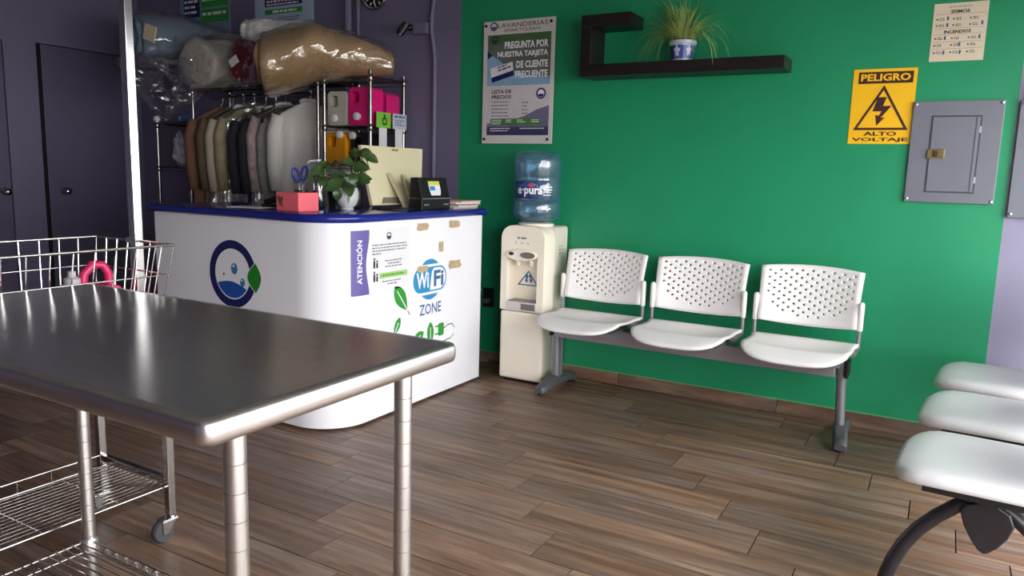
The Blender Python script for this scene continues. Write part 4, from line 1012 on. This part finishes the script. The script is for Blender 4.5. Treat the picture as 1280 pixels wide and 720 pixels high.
for s, u0, z in (('PREGUNTA POR', -2.410, 1.961), ('NUESTRA TARJETA', -2.458, 1.904), ('DE CLIENTE', -2.325, 1.846), ('FRECUENTE', -2.330, 1.788)):
    text('banner_lettering', s, M_whiteprint, t, Pp, u0, -2.112, z, z+0.042, 5, 0.035)
emblem(t, Pp, -2.480, 2.016, 0.022, 4, M_print)
cd = [(-2.500, 1.795), (-2.345, 1.835), (-2.352, 1.885), (-2.508, 1.850)]
decal('card_shadow', [[(-2.495, 1.765), (-2.340, 1.805), (-2.345, 1.835), (-2.500, 1.795)]], M_navy, t, Pp, 4)
decal('loyalty_card', [cd], M_paper, t, Pp, 5)
scribble('card_print', M_print, t, lambda u, v, w: Pp(u, v+0.26*(u+2.500), w), [(-2.455, -2.39, 1.836, 0.007), (-2.45, -2.365, 1.818, 0.009)], 6, seed=17)
decal('lower_panel', [rect(-2.526, -2.096, 1.450, 1.740)], M_pale, t, Pp, 1)
M_violetgrad = mat('poster_violet', (112, 104, 134), 0.5, var=0.12, vscale=12)
decal('violet_patch', [[(-2.526, 1.450), (-2.096, 1.450), (-2.096, 1.625), (-2.18, 1.60), (-2.26, 1.565), (-2.36, 1.535), (-2.526, 1.52)]], M_violetgrad, t, Pp, 2)
decal('navy_strip', [rect(-2.526, -2.096, 1.450, 1.500)], mat('poster_dark_violet', (58, 56, 96), 0.5, var=0.1), t, Pp, 3)
text('list_lettering', 'LISTA DE', M_print, t, Pp, -2.494, -2.356, 1.700, 1.722, 3, 0.02)
text('list_lettering', 'PRECIOS', M_print, t, Pp, -2.494, -2.356, 1.668, 1.690, 3, 0.02)
emblem(t, Pp, -2.152, 1.694, 0.032, 3)
decal('emblem_fill', [circ(-2.152, 1.694, 0.023, 20)], M_whiteprint, t, Pp, 2)
scribble('price_rows', M_greyprint, t, Pp, [(-2.494, -2.37, 1.646-0.021*k, 0.006) for k in range(6)]+[(-2.28, -2.235, 1.640-0.021*k, 0.006) for k in range(4)], 4, seed=18)
decal('green_price_box', [rect(-2.498, -2.148, 1.510, 1.550)], mat('poster_price_green', (72, 124, 60), 0.5), t, Pp, 4)
scribble('white_price_rows', M_whiteprint, t, Pp, [(-2.49, -2.42, 1.538, 0.005), (-2.39, -2.35, 1.538, 0.005), (-2.31, -2.27, 1.538, 0.005), (-2.21, -2.16, 1.538, 0.005), (-2.49, -2.42, 1.527, 0.005), (-2.39, -2.35, 1.527, 0.005), (-2.31, -2.25, 1.527, 0.005), (-2.21, -2.16, 1.527, 0.005), (-2.49, -2.43, 1.516, 0.005), (-2.50, -2.36, 1.488, 0.005), (-2.29, -2.12, 1.488, 0.005), (-2.50, -2.37, 1.474, 0.005)], 5, seed=19)

# ------------------------------------------------------------------ shelf and grass plant
sh = thing('wall_shelf', 'black hook shaped floating shelf on the green wall', 'shelf', (-1.3, WY, 1.76))
SY = 3.872
MB().box(-1.826, -0.745, SY, WY, 1.757, 1.819).build('lower_board', M_blackwood, sh, bevel=0.002)
MB().box(-1.826, -1.766, SY, WY, 1.8195, 2.0155).build('upright_board', M_blackwood, sh, bevel=0.002)
MB().box(-1.826, -1.542, SY, WY, 2.016, 2.080).build('upper_board', M_blackwood, sh, bevel=0.002)
gp = thing('grass_plant', 'grassy plant in a blue and white porcelain pot on the shelf', 'plant', (-1.281, 3.965, 1.8195))
gx, gy, gz = -1.281, 3.965, 1.8197
MB().lathe([(0.040, 0), (0.052, 0.002), (0.056, 0.040), (0.064, 0.085), (0.071, 0.088), (0.072, 0.104), (0.066, 0.106), (0.060, 0.085), (0.05, 0.02)], (gx, gy, gz), 32).build('pot', mat('porcelain_white', (186, 194, 212), 0.2), gp, smooth=50)
M_cob = mat('cobalt_glaze', (58, 82, 150), 0.25, var=0.3, vscale=50)
def pot_place(u, v, w): a = -2.0+u; r = 0.052+(v/0.085)*0.0125; return Vector((gx+(r+0.0006+w)*math.cos(a), gy+(r+0.0006+w)*math.sin(a), gz+v))
decal('blue_band', [[(i/12*3.6-1.6, 0.014) for i in range(13)]+[(2.0-i/12*3.6, 0.080) for i in range(13)]], M_cob, gp, pot_place, 0)
for (u, v, r_) in ((-0.95, 0.052, 0.26), (0.25, 0.050, 0.30), (1.3, 0.052, 0.26)):
    decal('painted_flower', [[(u+r_*(0.8+0.2*math.sin(a*5))*math.cos(a), v+0.055*r_/0.5*(0.8+0.2*math.sin(a*5))*math.sin(a)) for a in [2*PI*i/30 for i in range(30)]]], mat('flower_glaze', (196, 190, 214), 0.3), gp, pot_place, 2)
MB().lathe([(0.062, 0.086), (0.002, 0.092)], (gx, gy, gz), 20).build('soil', M_soil, gp)
bl = MB(); rnd = random.Random(33)
for i in range(300):
    a = rnd.uniform(0, 2*PI); r0 = rnd.uniform(0, 0.045); lean = rnd.choice((rnd.uniform(0.1, 0.7), rnd.uniform(0.7, 1.9), rnd.uniform(0.8, 1.8))); L = rnd.uniform(0.14, 0.21) if lean < 0.7 else rnd.uniform(0.20, 0.38)
    if math.sin(a) > 0.35: lean *= 0.35
    p = Vector((gx+r0*math.cos(a), gy+r0*math.sin(a), gz+0.088)); d = Vector((math.cos(a)*lean*0.75, math.sin(a)*lean*0.55, 1)).normalized()
    w0 = rnd.uniform(0.0020, 0.0034); sd = Vector((-math.sin(a), math.cos(a), 0)); seg = 9; vs = []
    droop = rnd.uniform(0.10, 0.30)*(0.45+lean)
    for k in range(seg+1):
        f = k/seg; ww = w0*(1-f*0.85)
        p.y = min(p.y, WY-0.004)
        if (SY < p.y) and p.z < gz+0.004 and -1.83 < p.x < -0.74: p.z = gz+0.004
        vs += [p-sd*ww, p+sd*ww]
        p = p+d*(L/seg); d = (d+Vector((math.cos(a)*0.03, math.sin(a)*0.02, -droop*(0.5+f)))).normalized()
    bl.add(vs, [(2*k, 2*k+1, 2*k+3, 2*k+2) for k in range(seg)])
bl.build('grass_blades', M_blade, gp, kind='stuff', fix=False)

# ------------------------------------------------------------------ signs and electrical panels
t = thing('danger_sign', 'yellow high voltage danger sign beside the grey panel', 'sign', (-0.317, WY, 1.41))
MB().box(-0.454, -0.181, WY-0.003, WY, 1.409, 1.760).build('sign_plate', M_yellow, t)
Ps = wall_place(WY-0.003)
decal('title_bar', [rect(-0.431, -0.196, 1.692, 1.746)], M_maroon, t, Ps, 1)
text('title_lettering', 'PELIGRO', M_yellow, t, Ps, -0.420, -0.207, 1.703, 1.737, 2, 0.03)
decal('warning_triangle', [[(-0.436, 1.474), (-0.198, 1.474), (-0.316, 1.684)], [(-0.417, 1.485), (-0.217, 1.485), (-0.316, 1.661)]], M_maroon, t, Ps, 1)
decal('lightning_bolt', [[(-0.338, 1.628), (-0.300, 1.628), (-0.313, 1.587), (-0.276, 1.587), (-0.318, 1.532), (-0.300, 1.534), (-0.335, 1.494), (-0.343, 1.546), (-0.328, 1.541), (-0.317, 1.562), (-0.357, 1.562)]], M_maroon, t, Ps, 1)
text('warning_lettering', 'ALTO', M_maroon, t, Ps, -0.388, -0.244, 1.447, 1.467, 1, 0.03)
text('warning_lettering', 'VOLTAJE', M_maroon, t, Ps, -0.438, -0.193, 1.417, 1.438, 1, 0.03)
t = thing('safety_notice', 'cream earthquake and fire notice above the grey panel', 'notice', (-0.035, WY, 1.78))
MB().box(-0.141, 0.073, WY-0.002, WY, 1.782, 2.037).build('sheet', mat('cream_notice_paper', (216, 202, 176), 0.6, var=0.04), t)
Pn = wall_place(WY-0.002)
text('heading_lettering', 'QUE HACER EN', M_print, t, Pn, -0.080, 0.008, 2.016, 2.023, 1, 0.0)
text('heading_lettering', 'SISMOS', M_print, t, Pn, -0.073, 0.002, 1.992, 2.007, 1, 0.03)
text('heading_lettering', 'INCENDIOS', M_print, t, Pn, -0.092, 0.014, 1.904, 1.919, 1, 0.03)
rows = []
for zz in (1.965, 1.937, 1.880, 1.850, 1.818):
    for k in range(3):
        u = -0.128+0.066*k
        rows += [(u, u+0.007, zz, 0.006), (u+0.012, u+0.032, zz+0.005, 0.003), (u+0.012, u+0.034, zz-0.002, 0.003)]
scribble('small_print', M_print, t, Pn, rows, 1, seed=22)
M_fig = mat('notice_blue_figure', (72, 96, 146), 0.6)
for (u, v) in ((-0.086, 1.962), (-0.086, 1.933), (-0.090, 1.876), (-0.030, 1.846), (-0.090, 1.812), (-0.025, 1.812), (0.045, 1.875), (0.050, 1.935)):
    decal('figure_icon', [rrect(u, u+0.008, v, v+0.018, 0.003, 3)], M_fig, t, Pn, 1); 
for zz in (1.988, 1.926, 1.899, 1.866, 1.836): decal('rule_line', [rect(-0.132, 0.064, zz, zz+0.0012)], M_greyprint, t, Pn, 1)

t = thing('breaker_panel', 'grey electrical panel with a hinged door on the green wall', 'electrical panel', (0, WY, 1.14))
MB().box(-0.183, 0.179, WY-0.016, WY, 1.140, 1.604).build('cover_plate', M_panel, t, bevel=0.003)
MB().box(-0.104, 0.098, WY-0.0165, WY-0.0155, 1.186, 1.538).build('door_gap', mat('panel_gap', (60, 62, 70), 0.6), t)
dr = MB().box(-0.097, 0.091, WY-0.0195, WY-0.014, 1.192, 1.532).build('panel_door', M_panel, t, bevel=0.002)
MB().box(0.078, 0.091, WY-0.0225, WY-0.0195, 1.194, 1.530).build('hinge_rib', M_panel, dr, bevel=0.001)
MB().box(-0.107, -0.035, WY-0.024, WY-0.0195, 1.342, 1.386).build('latch', M_brass, dr, bevel=0.003)
MB().box(-0.082, -0.060, WY-0.029, WY-0.024, 1.350, 1.378).build('latch_slide', mat('dark_brass', (82, 66, 44), 0.5, 0.7), dr, bevel=0.002)
for z in (1.474, 1.247): MB().box(0.092, 0.099, WY-0.021, WY-0.016, z-0.014, z+0.014).build('hinge', M_alu, t)
for (x, z) in ((-0.172, 1.155), (0.168, 1.152), (-0.172, 1.590), (0.168, 1.592)):
    MB().lathe([(0.0075, 0), (0.0075, -0.003), (0.003, -0.006)], (x, WY-0.016, z), 12, 'y').build('screw', M_alu, t, smooth=40)
t = thing('breaker_panel', 'second grey electrical panel at the edge of the green paint', 'electrical panel', (0.5, WY, 1.085))
MB().box(0.235, 0.80, WY-0.020, WY, 1.085, 1.600).build('cover_plate', M_panel, t, bevel=0.003)
MB().box(0.33, 0.70, WY-0.0225, WY-0.020, 1.15, 1.54).build('panel_door', M_panel, t, bevel=0.002)
for (x, z) in ((0.247, 1.102), (0.247, 1.586), (0.787, 1.102), (0.787, 1.586)):
    MB().lathe([(0.0075, 0), (0.0075, -0.003), (0.003, -0.006)], (x, WY-0.020, z), 12, 'y').build('screw', M_alu, t, smooth=40)
t = thing('conduit_fitting', 'white conduit fitting above the second grey panel', 'conduit', (0.29, WY, 1.6005))
MB().tube([(0.285, WY-0.022, 1.601), (0.285, WY-0.022, 1.66)], 0.021, 14).build('connector', M_white, t, smooth=50)
MB().tube([(0.285, WY-0.022, 1.66), (0.285, WY-0.022, 1.69), (0.30, WY-0.022, 1.72), (0.335, WY-0.022, 1.735), (0.80, WY-0.022, 1.735)], 0.016, 12).build('elbow_pipe', M_white, t, smooth=50)

# ------------------------------------------------------------------ waiting bench on the green wall
B1 = thing('waiting_bench', 'three seat beam bench with perforated white backrests against the green wall', 'bench', (-1.09, 3.75, 0))
BXC = [-1.632, -1.092, -0.546]
def backrest(xc):
    nx, ny = 19, 16; W = 0.236
    def S(u, v):       # u -1..1, v 0 bottom..1 top
        hw = W*(0.985+0.035*v**2) if v > 0.30 else W*(0.985+0.035*v**2)
        zb = 0.512+0.012*(1-abs(u)**2)*0-0.006*u*u*0; zt = 0.806-0.013*u*u
        y = 3.865+0.035*v+0.055*(1-u*u)-0.0*v
        zb = 0.528-0.018*(1-u*u)
        return Vector((xc+u*hw, y+0.03*v*v, zb+(zt-zb)*v))
    mb = MB(); idx = {}
    def V(u, v):
        k = (round(u, 5), round(v, 5))
        if k not in idx: idx[k] = len(mb.v); mb.v.append(S(u, v))
        return idx[k]
    for j in range(ny):
        for i in range(nx):
            u0, u1 = -1+2*i/nx, -1+2*(i+1)/nx; v1, v0 = 1-j/ny, 1-(j+1)/ny
            q = [V(u0, v0), V(u1, v0), V(u1, v1), V(u0, v1)]
            lim = 7+6.6*math.sqrt(max(0, 1-((i-9)/8.3)**2))
            if i % 2 == j % 2 and 1 <= i <= 17 and 1 <= j <= lim and ((i+j)//1) % 2 == 0:
                cu, cv = (u0+u1)/2, (v0+v1)/2; h = []
                for k in range(8):
                    a = -3*PI/4+k*PI/4
                    h.append(len(mb.v)); mb.v.append(S(cu+math.cos(a)*0.0056/W, cv+math.sin(a)*0.0056/0.285))
                # eight faces round the hole; corners of the cell face hole points 0,2,4,6
                for c in range(4):
                    mb.f.append([q[c], h[(2*c+1) % 8], h[2*c]]); mb.mi.append(0)
                    mb.f.append([q[c], q[(c+1) % 4], h[(2*c+1) % 8]]); mb.mi.append(0)
                    mb.f.append([q[(c+1) % 4], h[(2*c+2) % 8], h[(2*c+1) % 8]]); mb.mi.append(0)
            else:
                mb.f.append(q); mb.mi.append(0)
    return mb.build('backrest', M_seat, B1, smooth=50, solid=0.013)
def seat(xc):
    def S(u, v):     # v 0 rear .. 1 front
        u2 = (u-0.5)*2
        hw = 0.246-0.014*min(1, max(0, (v-0.10)/0.10))+0.004*math.sin(PI*v)
        if v > 0.80: hw *= 1-0.13*((v-0.80)/0.20)**2.0
        y = 3.868-0.390*v-0.060*(1-u2**4)*v**3
        z = 0.462-0.028*math.sin(PI*min(1, v*1.35))*(1-0.6*u2*u2)+0.010*math.sin(PI*v)*u2*u2-0.040*max(0, (v-0.72)/0.28)**2*(1-0.35*u2*u2)
        return Vector((xc+u2*hw, y, z))
    return MB().grid(S, 22, 24).build('seat', M_seat, B1, smooth=True, solid=0.012)
for xc in BXC:
    backrest(xc); seat(xc)
    for s in (-1, 1):
        x = xc+s*0.243
        MB().lathe([(0.011, 0), (0.0135, 0.004), (0.0135, 0.125), (0.010, 0.136), (0.003, 0.139)], (x, 3.872, 0.523), 14).build('backrest_sleeve', M_seat, B1, smooth=50)
        MB().tube([(x, 3.872, 0.437), (x, 3.872, 0.530)], 0.0095, 10).build('backrest_tube', M_greymetal, B1, smooth=50)
        MB().obox((x-s*0.01, 3.80, 0.434), (0.014, 0, 0), (0, 0.085, 0), (0, 0, 0.008)).build('seat_bracket', M_greymetal, B1)
    MB().box(xc-0.20, xc+0.20, 3.55, 3.86, 0.403, 0.413).build('seat_support', M_greymetal, B1)
MB().box(-1.835, -0.375, 3.695, 3.775, 0.322, 0.402).build('beam', M_beam, B1, bevel=0.004)
for x in (-1.843, -0.353):
    s = 1 if x > -1 else -1
    MB().tube([(x+(0.014 if s > 0 else 0), 3.755, 0.070), (x, 3.735, 0.395)], 0.022, 16).build('post', M_greymetal, B1, smooth=50)
    MB().lathe([(0.0225, 0), (0.0225, 0.012), (0.014, 0.022), (0.002, 0.024)], (x, 3.735, 0.395), 16).build('post_cap', M_blackplastic, B1, smooth=50)
    MB().box(x+0.022*s-0.004, x+0.022*s+0.012*1, 3.70, 3.80, 0.325, 0.400).build('beam_end_cap', M_blackplastic, B1, bevel=0.003)
    if s < 0: MB().box(x-0.02, x+0.02, 3.775, 3.80, 0.07, 0.32).build('rear_post_cover', M_greymetal, B1, bevel=0.003)
    R = []
    for (y, z, hw, h) in ((3.595, 0.026, 0.024, 0.014), (3.607, 0.034, 0.030, 0.020), (3.66, 0.050, 0.032, 0.022), (3.72, 0.066, 0.034, 0.024), (3.80, 0.068, 0.034, 0.024), (3.90, 0.052, 0.032, 0.022), (3.985, 0.036, 0.030, 0.020), (4.0, 0.028, 0.024, 0.014)):
        xo = x+(0.016 if s > 0 else -0.004)+(0.022*s*(3.75-y)/0.15 if y < 3.75 else 0)
        R.append([(xo-hw, y, z-h), (xo-hw, y, z+h*0.4), (xo-hw*0.6, y, z+h), (xo+hw*0.6, y, z+h), (xo+hw, y, z+h*0.4), (xo+hw, y, z-h)])
    MB().rings(R).build('foot', M_footgrey, B1, smooth=40)
    for y in (3.622, 3.965):
        MB().lathe([(0.020, 0.0), (0.020, 0.008), (0.010, 0.012), (0.010, 0.03)], (x+(0.016 if s > 0 else -0.004)+(0.019*s if y < 3.75 else 0), y, 0.0005), 14).build('levelling_pad', M_blackplastic, B1, smooth=40)

# ------------------------------------------------------------------ second bench at the right
B2 = thing('waiting_bench', 'white bench on black tube legs at the right edge', 'bench', (0.0, 0.0, 0))
a2 = math.radians(-4.1); ca, sa = math.cos(a2), math.sin(a2)
O2 = Vector((0.16, 2.48, 0))
def L2(p):        # p: x depth (front -, back +), y along the bench
    return Vector((O2.x+p[0]*ca-p[1]*sa, O2.y+p[0]*sa+p[1]*ca, p[2]))
def xf(mb): mb.v = [L2(v) for v in mb.v]; return mb
for k in range(3):
    yc = 0.585*k
    R = []
    def outl(o, z0, n=12):
        pts = []
        x0, x1, hw = -0.215+o, 0.23-o, 0.232-o
        out = rrect(x0, x1, yc-hw, yc+hw, 0.001+0.0, 1)
        pts = []
        # rounded outline: wide round front (at -x)
        for i in range(n+1):
            a = PI/2+PI*i/n; ex = 0.55
            c, s = math.cos(a), math.sin(a)
            pts.append((x0+0.14+0.14*math.copysign(abs(c)**ex, c), yc+hw*math.copysign(abs(s)**ex, s)))
        for i in range(n+1):
            a = -PI/2+PI*i/n; c, s = math.cos(a), math.sin(a)
            pts.append((x1-0.06+0.06*math.copysign(abs(c)**0.6, c), yc+hw*0.97*math.copysign(abs(s)**0.6, s)))
        return [(p[0], p[1], z0+0.012*max(0, (p[0]+0.05))**1*0-0.020*max(0, (-0.10-p[0])/0.12)**2) for p in pts]
    for o, z in ((0.016, 0.404), (0.004, 0.408), (0.0, 0.420), (0.004, 0.434), (0.018, 0.443), (0.045, 0.447), (0.085, 0.446), (0.130, 0.443)):
        R.append([p for p in outl(o, z)])
    xf(MB().rings(R)).build('seat', M_seat2, B2, smooth=60)
    xf(MB().box(-0.13, 0.20, yc-0.20, yc+0.20, 0.382, 0.4035)).build('seat_pan', M_blackplastic, B2)
    def BS(u, v, yc=yc):
        u2 = (u-0.5)*2
        return L2((0.235+0.05*v+0.035*(1-u2*u2), yc+u2*0.225*(1-0.06*v*v), 0.53+0.33*v))
    MB().grid(BS, 12, 10).build('backrest', M_seat2, B2, smooth=True, solid=0.012)
    for s in (-1, 1):
        MB().tube([L2((0.10, yc+0.15*s, 0.375)), L2((0.23, yc+0.15*s, 0.395)), L2((0.275, yc+0.15*s, 0.46)), L2((0.290, yc+0.15*s, 0.60))], 0.010, 8).build('backrest_tube', M_blackplastic, B2, smooth=60)
M_legblack = mat('black_leg_enamel', (34, 32, 36), 0.34, var=0.08, vscale=20)
xf(MB().box(-0.005, 0.055, -0.10, 1.36, 0.322, 0.380)).build('beam', M_legblack, B2, bevel=0.004)
for yl in (-0.085, 1.25):
    def arch(s, n=16):
        pts = [(0.025+s*0.02, yl, 0.356)]
        for i in range(n+1):
            f = i/n; a = PI/2*f
            pts.append((0.025+s*(0.05+0.215*math.sin(a)), yl, 0.022+0.330*math.cos(a)**0.9 if f < 1 else 0.022))
        return pts
    if yl > 0: sfr = 0.65
    else: sfr = 1.0
    fr = [L2((x_*sfr if x_ < 0 else x_, yl, z_)) for x_, z_ in ((-0.212, 0.021), (-0.204, 0.060), (-0.190, 0.110), (-0.168, 0.165), (-0.135, 0.222), (-0.092, 0.275), (-0.048, 0.318), (-0.005, 0.346), (0.035, 0.356))]
    bk = [L2((0.035, yl, 0.356)), L2((0.08, yl, 0.335)), L2((0.14, yl, 0.285)), L2((0.22, yl, 0.20)), L2((0.28, yl, 0.11)), L2((0.315, yl, 0.021))]
    MB().tube(fr, 0.021, 14).build('leg', M_legblack, B2, smooth=60)
    MB().tube(bk, 0.021, 14).build('leg', M_legblack, B2, smooth=60)
    s = -0.024 if yl < 0 else 0.024
    kite = [(-0.036, 0.318), (-0.022, 0.342), (0.008, 0.354), (0.052, 0.354), (0.080, 0.338), (0.094, 0.305), (0.082, 0.268), (0.062, 0.236), (0.040, 0.214), (0.030, 0.210), (0.016, 0.218), (-0.004, 0.244), (-0.024, 0.280)]
    xf(MB().rings([[(p[0], yl+s-0.012, p[1]) for p in kite], [(p[0], yl+s+0.012, p[1]) for p in kite]])).build('hub_cover', M_legblack, B2, bevel=0.004)
    for x in (-0.212*sfr, 0.315):
        xf(MB().lathe([(0.024, 0.0005), (0.024, 0.030), (0.021, 0.034)], (x, yl, 0), 14)).build('foot_cap', M_blackplastic, B2, smooth=40)
xf(MB().lathe([(0.010, -0.03), (0.010, 0.0)], (-0.06, -0.06, 0.382), 10)).build('seat_bolt', M_blackplastic, B2, smooth=40)

# ------------------------------------------------------------------ steel work table
TB = thing('work_table', 'stainless steel work table with ringed legs in the foreground', 'table', (-1.48, 0.95, 0))
X0, X1, Y0, Y1, TT = -2.120, -0.838, 0.640, 1.258, 0.874
R = []
def trect(o, z): return [(p[0], p[1], z) for p in rrect(X0-o, X1+o, Y0-o, Y1+o, max(0.002, 0.024+o), 5)]
nseg = 10; rr_ = 0.0195
mbT = MB().box(X0+0.02, X1-0.02, Y0+0.02, Y1-0.02, TT-0.004, TT)
R = [trect(-0.0195, TT-0.0005)]
for i in range(nseg+1):
    a = PI/2-PI*i/nseg
    R.append(trect(-0.0195+rr_*abs(math.cos(a))**0.36, TT-rr_+rr_*math.copysign(abs(math.sin(a))**0.8, math.sin(a))))
R.append(trect(-0.035, TT-2*rr_))
me_ = MB(); me_.rings(R, False, False)
me_.build('rolled_edge', M_steeledge, TB, smooth=50)
MB().box(X0+0.0197, X1-0.0197, Y0+0.0197, Y1-0.0197, TT-0.003, TT).build('table_top', M_steel, TB)
MB().box(X0+0.04, X1-0.04, Y0+0.04, Y1-0.04, TT-0.036, TT-0.004).build('top_stiffener', M_greymetal, TB)
def ringed_leg(x, y):
    pr = [(0.0165, 0.022)]; z = 0.03; r = 0.0178
    while z < TT-0.055:
        pr += [(r, z), (r, z+0.0435), (r-0.0012, z+0.0445), (r-0.0012, z+0.0460)]; z += 0.0465
    pr += [(r, z), (r, TT-0.031)]
    MB().lathe(pr, (x, y, 0), 20).build('leg', M_post, TB, smooth=25)
    MB().lathe([(0.020, 0.0005), (0.022, 0.012), (0.014, 0.024)], (x, y, 0), 14).build('foot', M_blackplastic, TB, smooth=40)
LX0, LX1, LY0, LY1 = -2.030, -0.905, 0.743, 1.155
for x in (LX0, LX1):
    for y in (LY0, LY1): ringed_leg(x, y)
m = MB(); z = 0.150
for y in (LY0, LY1):
    m.tube([(LX0, y, z), (LX1, y, z)], 0.0038, 8); m.tube([(LX0, y, z-0.03), (LX1, y, z-0.03)], 0.0032, 8)
    x = LX0+0.03; k = 0
    while x < LX1-0.03: m.tube([(x, y, z), (x+0.022, y, z-0.03), (x+0.044, y, z)], 0.0018, 5); x += 0.044
for x in (LX0, LX1): m.tube([(x, LY0, z), (x, LY1, z)], 0.0038, 8); m.tube([(x, LY0, z-0.03), (x, LY1, z-0.03)], 0.0032, 8)
m.build('shelf_frame', M_chrome, TB, smooth=60)
m = MB(); y = LY0+0.024
while y < LY1-0.01: m.tube([(LX0, y, z+0.004), (LX1, y, z+0.004)], 0.0023, 6); y += 0.0225
m.build('shelf_wires', M_chrome, TB, smooth=60, kind='stuff')
for x in (LX0, LX1):
    for y in (LY0, LY1): MB().lathe([(0.019, z-0.034), (0.024, z-0.03), (0.024, z), (0.019, z+0.008)], (x, y, 0), 16).build('shelf_collar', M_post, TB, smooth=40)

# ------------------------------------------------------------------ wire laundry cart
CT = thing('laundry_cart', 'chrome wire laundry cart with a tall pole behind the steel table', 'cart', (-2.31, 1.1, 0))
RX0, RX1, RY0, RY1, RZ = -2.545, -2.128, 0.64, 1.535, 0.964
def lerp_rect(f):     # basket tapers to the bottom
    i = 0.035*f
    return RX0+i, RX1-i, RY0+i, RY1-i, RZ-0.245*f
def hoop(mb, f, r):
    a, b, c, d, z = lerp_rect(f); mb.tube([(a, c, z), (b, c, z), (b, d, z), (a, d, z)], r, 6, closed=True)
m = MB(); hoop(m, 0, 0.0042); hoop(m, 0.004, 0.0036); m.build('basket_rim', M_chrome, CT, smooth=60)
m = MB()
for f in (0.39, 0.7, 1.0): hoop(m, f, 0.0026)
for i in range(15):
    t_ = i/14
    for sx in (0, 1):
        a = lerp_rect(0); b = lerp_rect(1)
        m.tube([(a[sx], a[2]+(a[3]-a[2])*t_, a[4]), (b[sx], b[2]+(b[3]-b[2])*t_, b[4])], 0.0020, 5)
    a = lerp_rect(1)
    m.tube([(a[0], a[2]+(a[3]-a[2])*t_, a[4]), (a[1], a[2]+(a[3]-a[2])*t_, a[4])], 0.0020, 5)
for i in range(8):
    t_ = i/7
    for sy in (2, 3):
        a = lerp_rect(0); b = lerp_rect(1)
        m.tube([(a[0]+(a[1]-a[0])*t_, a[sy], a[4]), (b[0]+(b[1]-b[0])*t_, b[sy], b[4])], 0.0020, 5)
    a = lerp_rect(1)
    m.tube([(a[0]+(a[1]-a[0])*t_, a[2], a[4]), (a[0]+(a[1]-a[0])*t_, a[3], a[4])], 0.0020, 5)
m.build('basket_wires', M_chrome, CT, smooth=60, kind='stuff')
m = MB(); LXa, LXb, LYa, LYb = -2.475, -2.105, 0.70, 1.468
for x in (LXa, LXb):
    for y in (LYa, LYb):
        MB().box(x-0.0125, x+0.0125, y-0.0125, y+0.0125, 0.085, 0.714).build('leg', M_chrome, CT, bevel=0.002)
        cst = MB().lathe([(0.008, 0.070), (0.016, 0.074), (0.016, 0.084)], (x, y, 0), 12)
        for sx in (-1, 1):
            cst.prism([(y+0.014, 0.074), (y-0.042, 0.074), (y-0.040, 0.032), (y-0.022, 0.032)], x+sx*0.0165-0.002, x+sx*0.0165+0.002, 'x')
        cst.box(x-0.0185, x+0.0185, y-0.040, y+0.014, 0.0735, 0.0785)
        cc = cst.build('caster_fork', M_chrome, CT, bevel=0.001)
        MB().lathe([(0.026, -0.0125), (0.034, -0.0125), (0.0385, -0.006), (0.0385, 0.006), (0.034, 0.0125), (0.026, 0.0125)], (x, y-0.031, 0.0388), 24, 'x').build('wheel', M_rubber, cc, smooth=40)
for y in (LYa, LYb): MB().box(LXa+0.0125, LXb-0.0125, y-0.010, y+0.010, 0.190, 0.212).build('cross_bar', M_darkchrome, CT, bevel=0.002)
for y in (LYa, LYb): MB().box(LXa+0.0125, LXb-0.0125, y-0.010, y+0.010, 0.690, 0.712).build('cross_bar', M_darkchrome, CT, bevel=0.002)
m = MB()
for x, dz in ((LXb-0.02, 0), (LXa+0.02, 0)): m.tube([(x, LYa, 0.175), (x, LYb, 0.175)], 0.0055, 8)
m.tube([(LXa+0.02, LYa, 0.215), (LXa+0.02, LYb-0.02, 0.215)], 0.004, 8)
for i in range(7): y = LYa+0.06+0.105*i; m.tube([(LXa+0.02, y, 0.215), (LXa+0.02, y, 0.175)], 0.0025, 6)
m.build('lower_shelf_frame', M_chrome, CT, smooth=60)
m = MB()
for i in range(1, 14): x = LXa+0.02+(LXb-LXa-0.04)*i/14; m.tube([(x, LYa, 0.178), (x, LYb, 0.178)], 0.0022, 6)
for y in (0.85, 1.08, 1.31): m.tube([(LXa+0.02, y, 0.174), (LXb-0.02, y, 0.174)], 0.003, 6)
m.build('lower_shelf_wires', M_chrome, CT, smooth=60, kind='stuff')
for y in (RY0-0.02, RY1+0.018):
    MB().box(-2.365, -2.331, y-0.015, y+0.015, 0.42, 1.98).build('pole', M_chrome, CT, bevel=0.003)
MB().box(-2.362, -2.334, RY0-0.005, RY1+0.003, 1.94, 1.975).build('hanging_bar', M_chrome, CT, bevel=0.003)
for y in (RY0-0.02, RY1+0.018):
    MB().box(-2.375, -2.321, min(y, y+0.02 if y < 1 else y-0.02)-0.002, max(y, y+0.02 if y < 1 else y-0.02)+0.002, 0.955, 0.972).build('pole_clip', M_alu, CT)
# pink jug in the basket
t = jug('pink plastic jug with grey cap inside the wire cart', (-2.40, 1.415, 0.723), (206, 40, 96), (190, 188, 190), (0.05, 0.07), w=0.16, d=0.12, h=0.100, rz=PI/2-0.1, group=None)
if 'group' in t: del t['group']
for ch in t.children:
    if ch.name.startswith('cap'):
        bpy.data.objects.remove(ch)
MB().lathe([(0.024, 0), (0.024, 0.026), (0.012, 0.034), (0.012, 0.05), (0.003, 0.052)], (-0.052, 0, 0.098), 16).build('cap', mat('grey_cap', (186, 184, 186), 0.45), t, smooth=40, local=True)
MB().tube([(-0.02, 0, 0.095), (-0.015, 0, 0.135), (0.015, 0, 0.165), (0.045, 0, 0.162), (0.062, 0, 0.135), (0.066, 0, 0.092)], 0.014, 10).build('handle', mat('jug_206_40_96', (206, 40, 96), 0.35), t, smooth=60, local=True)
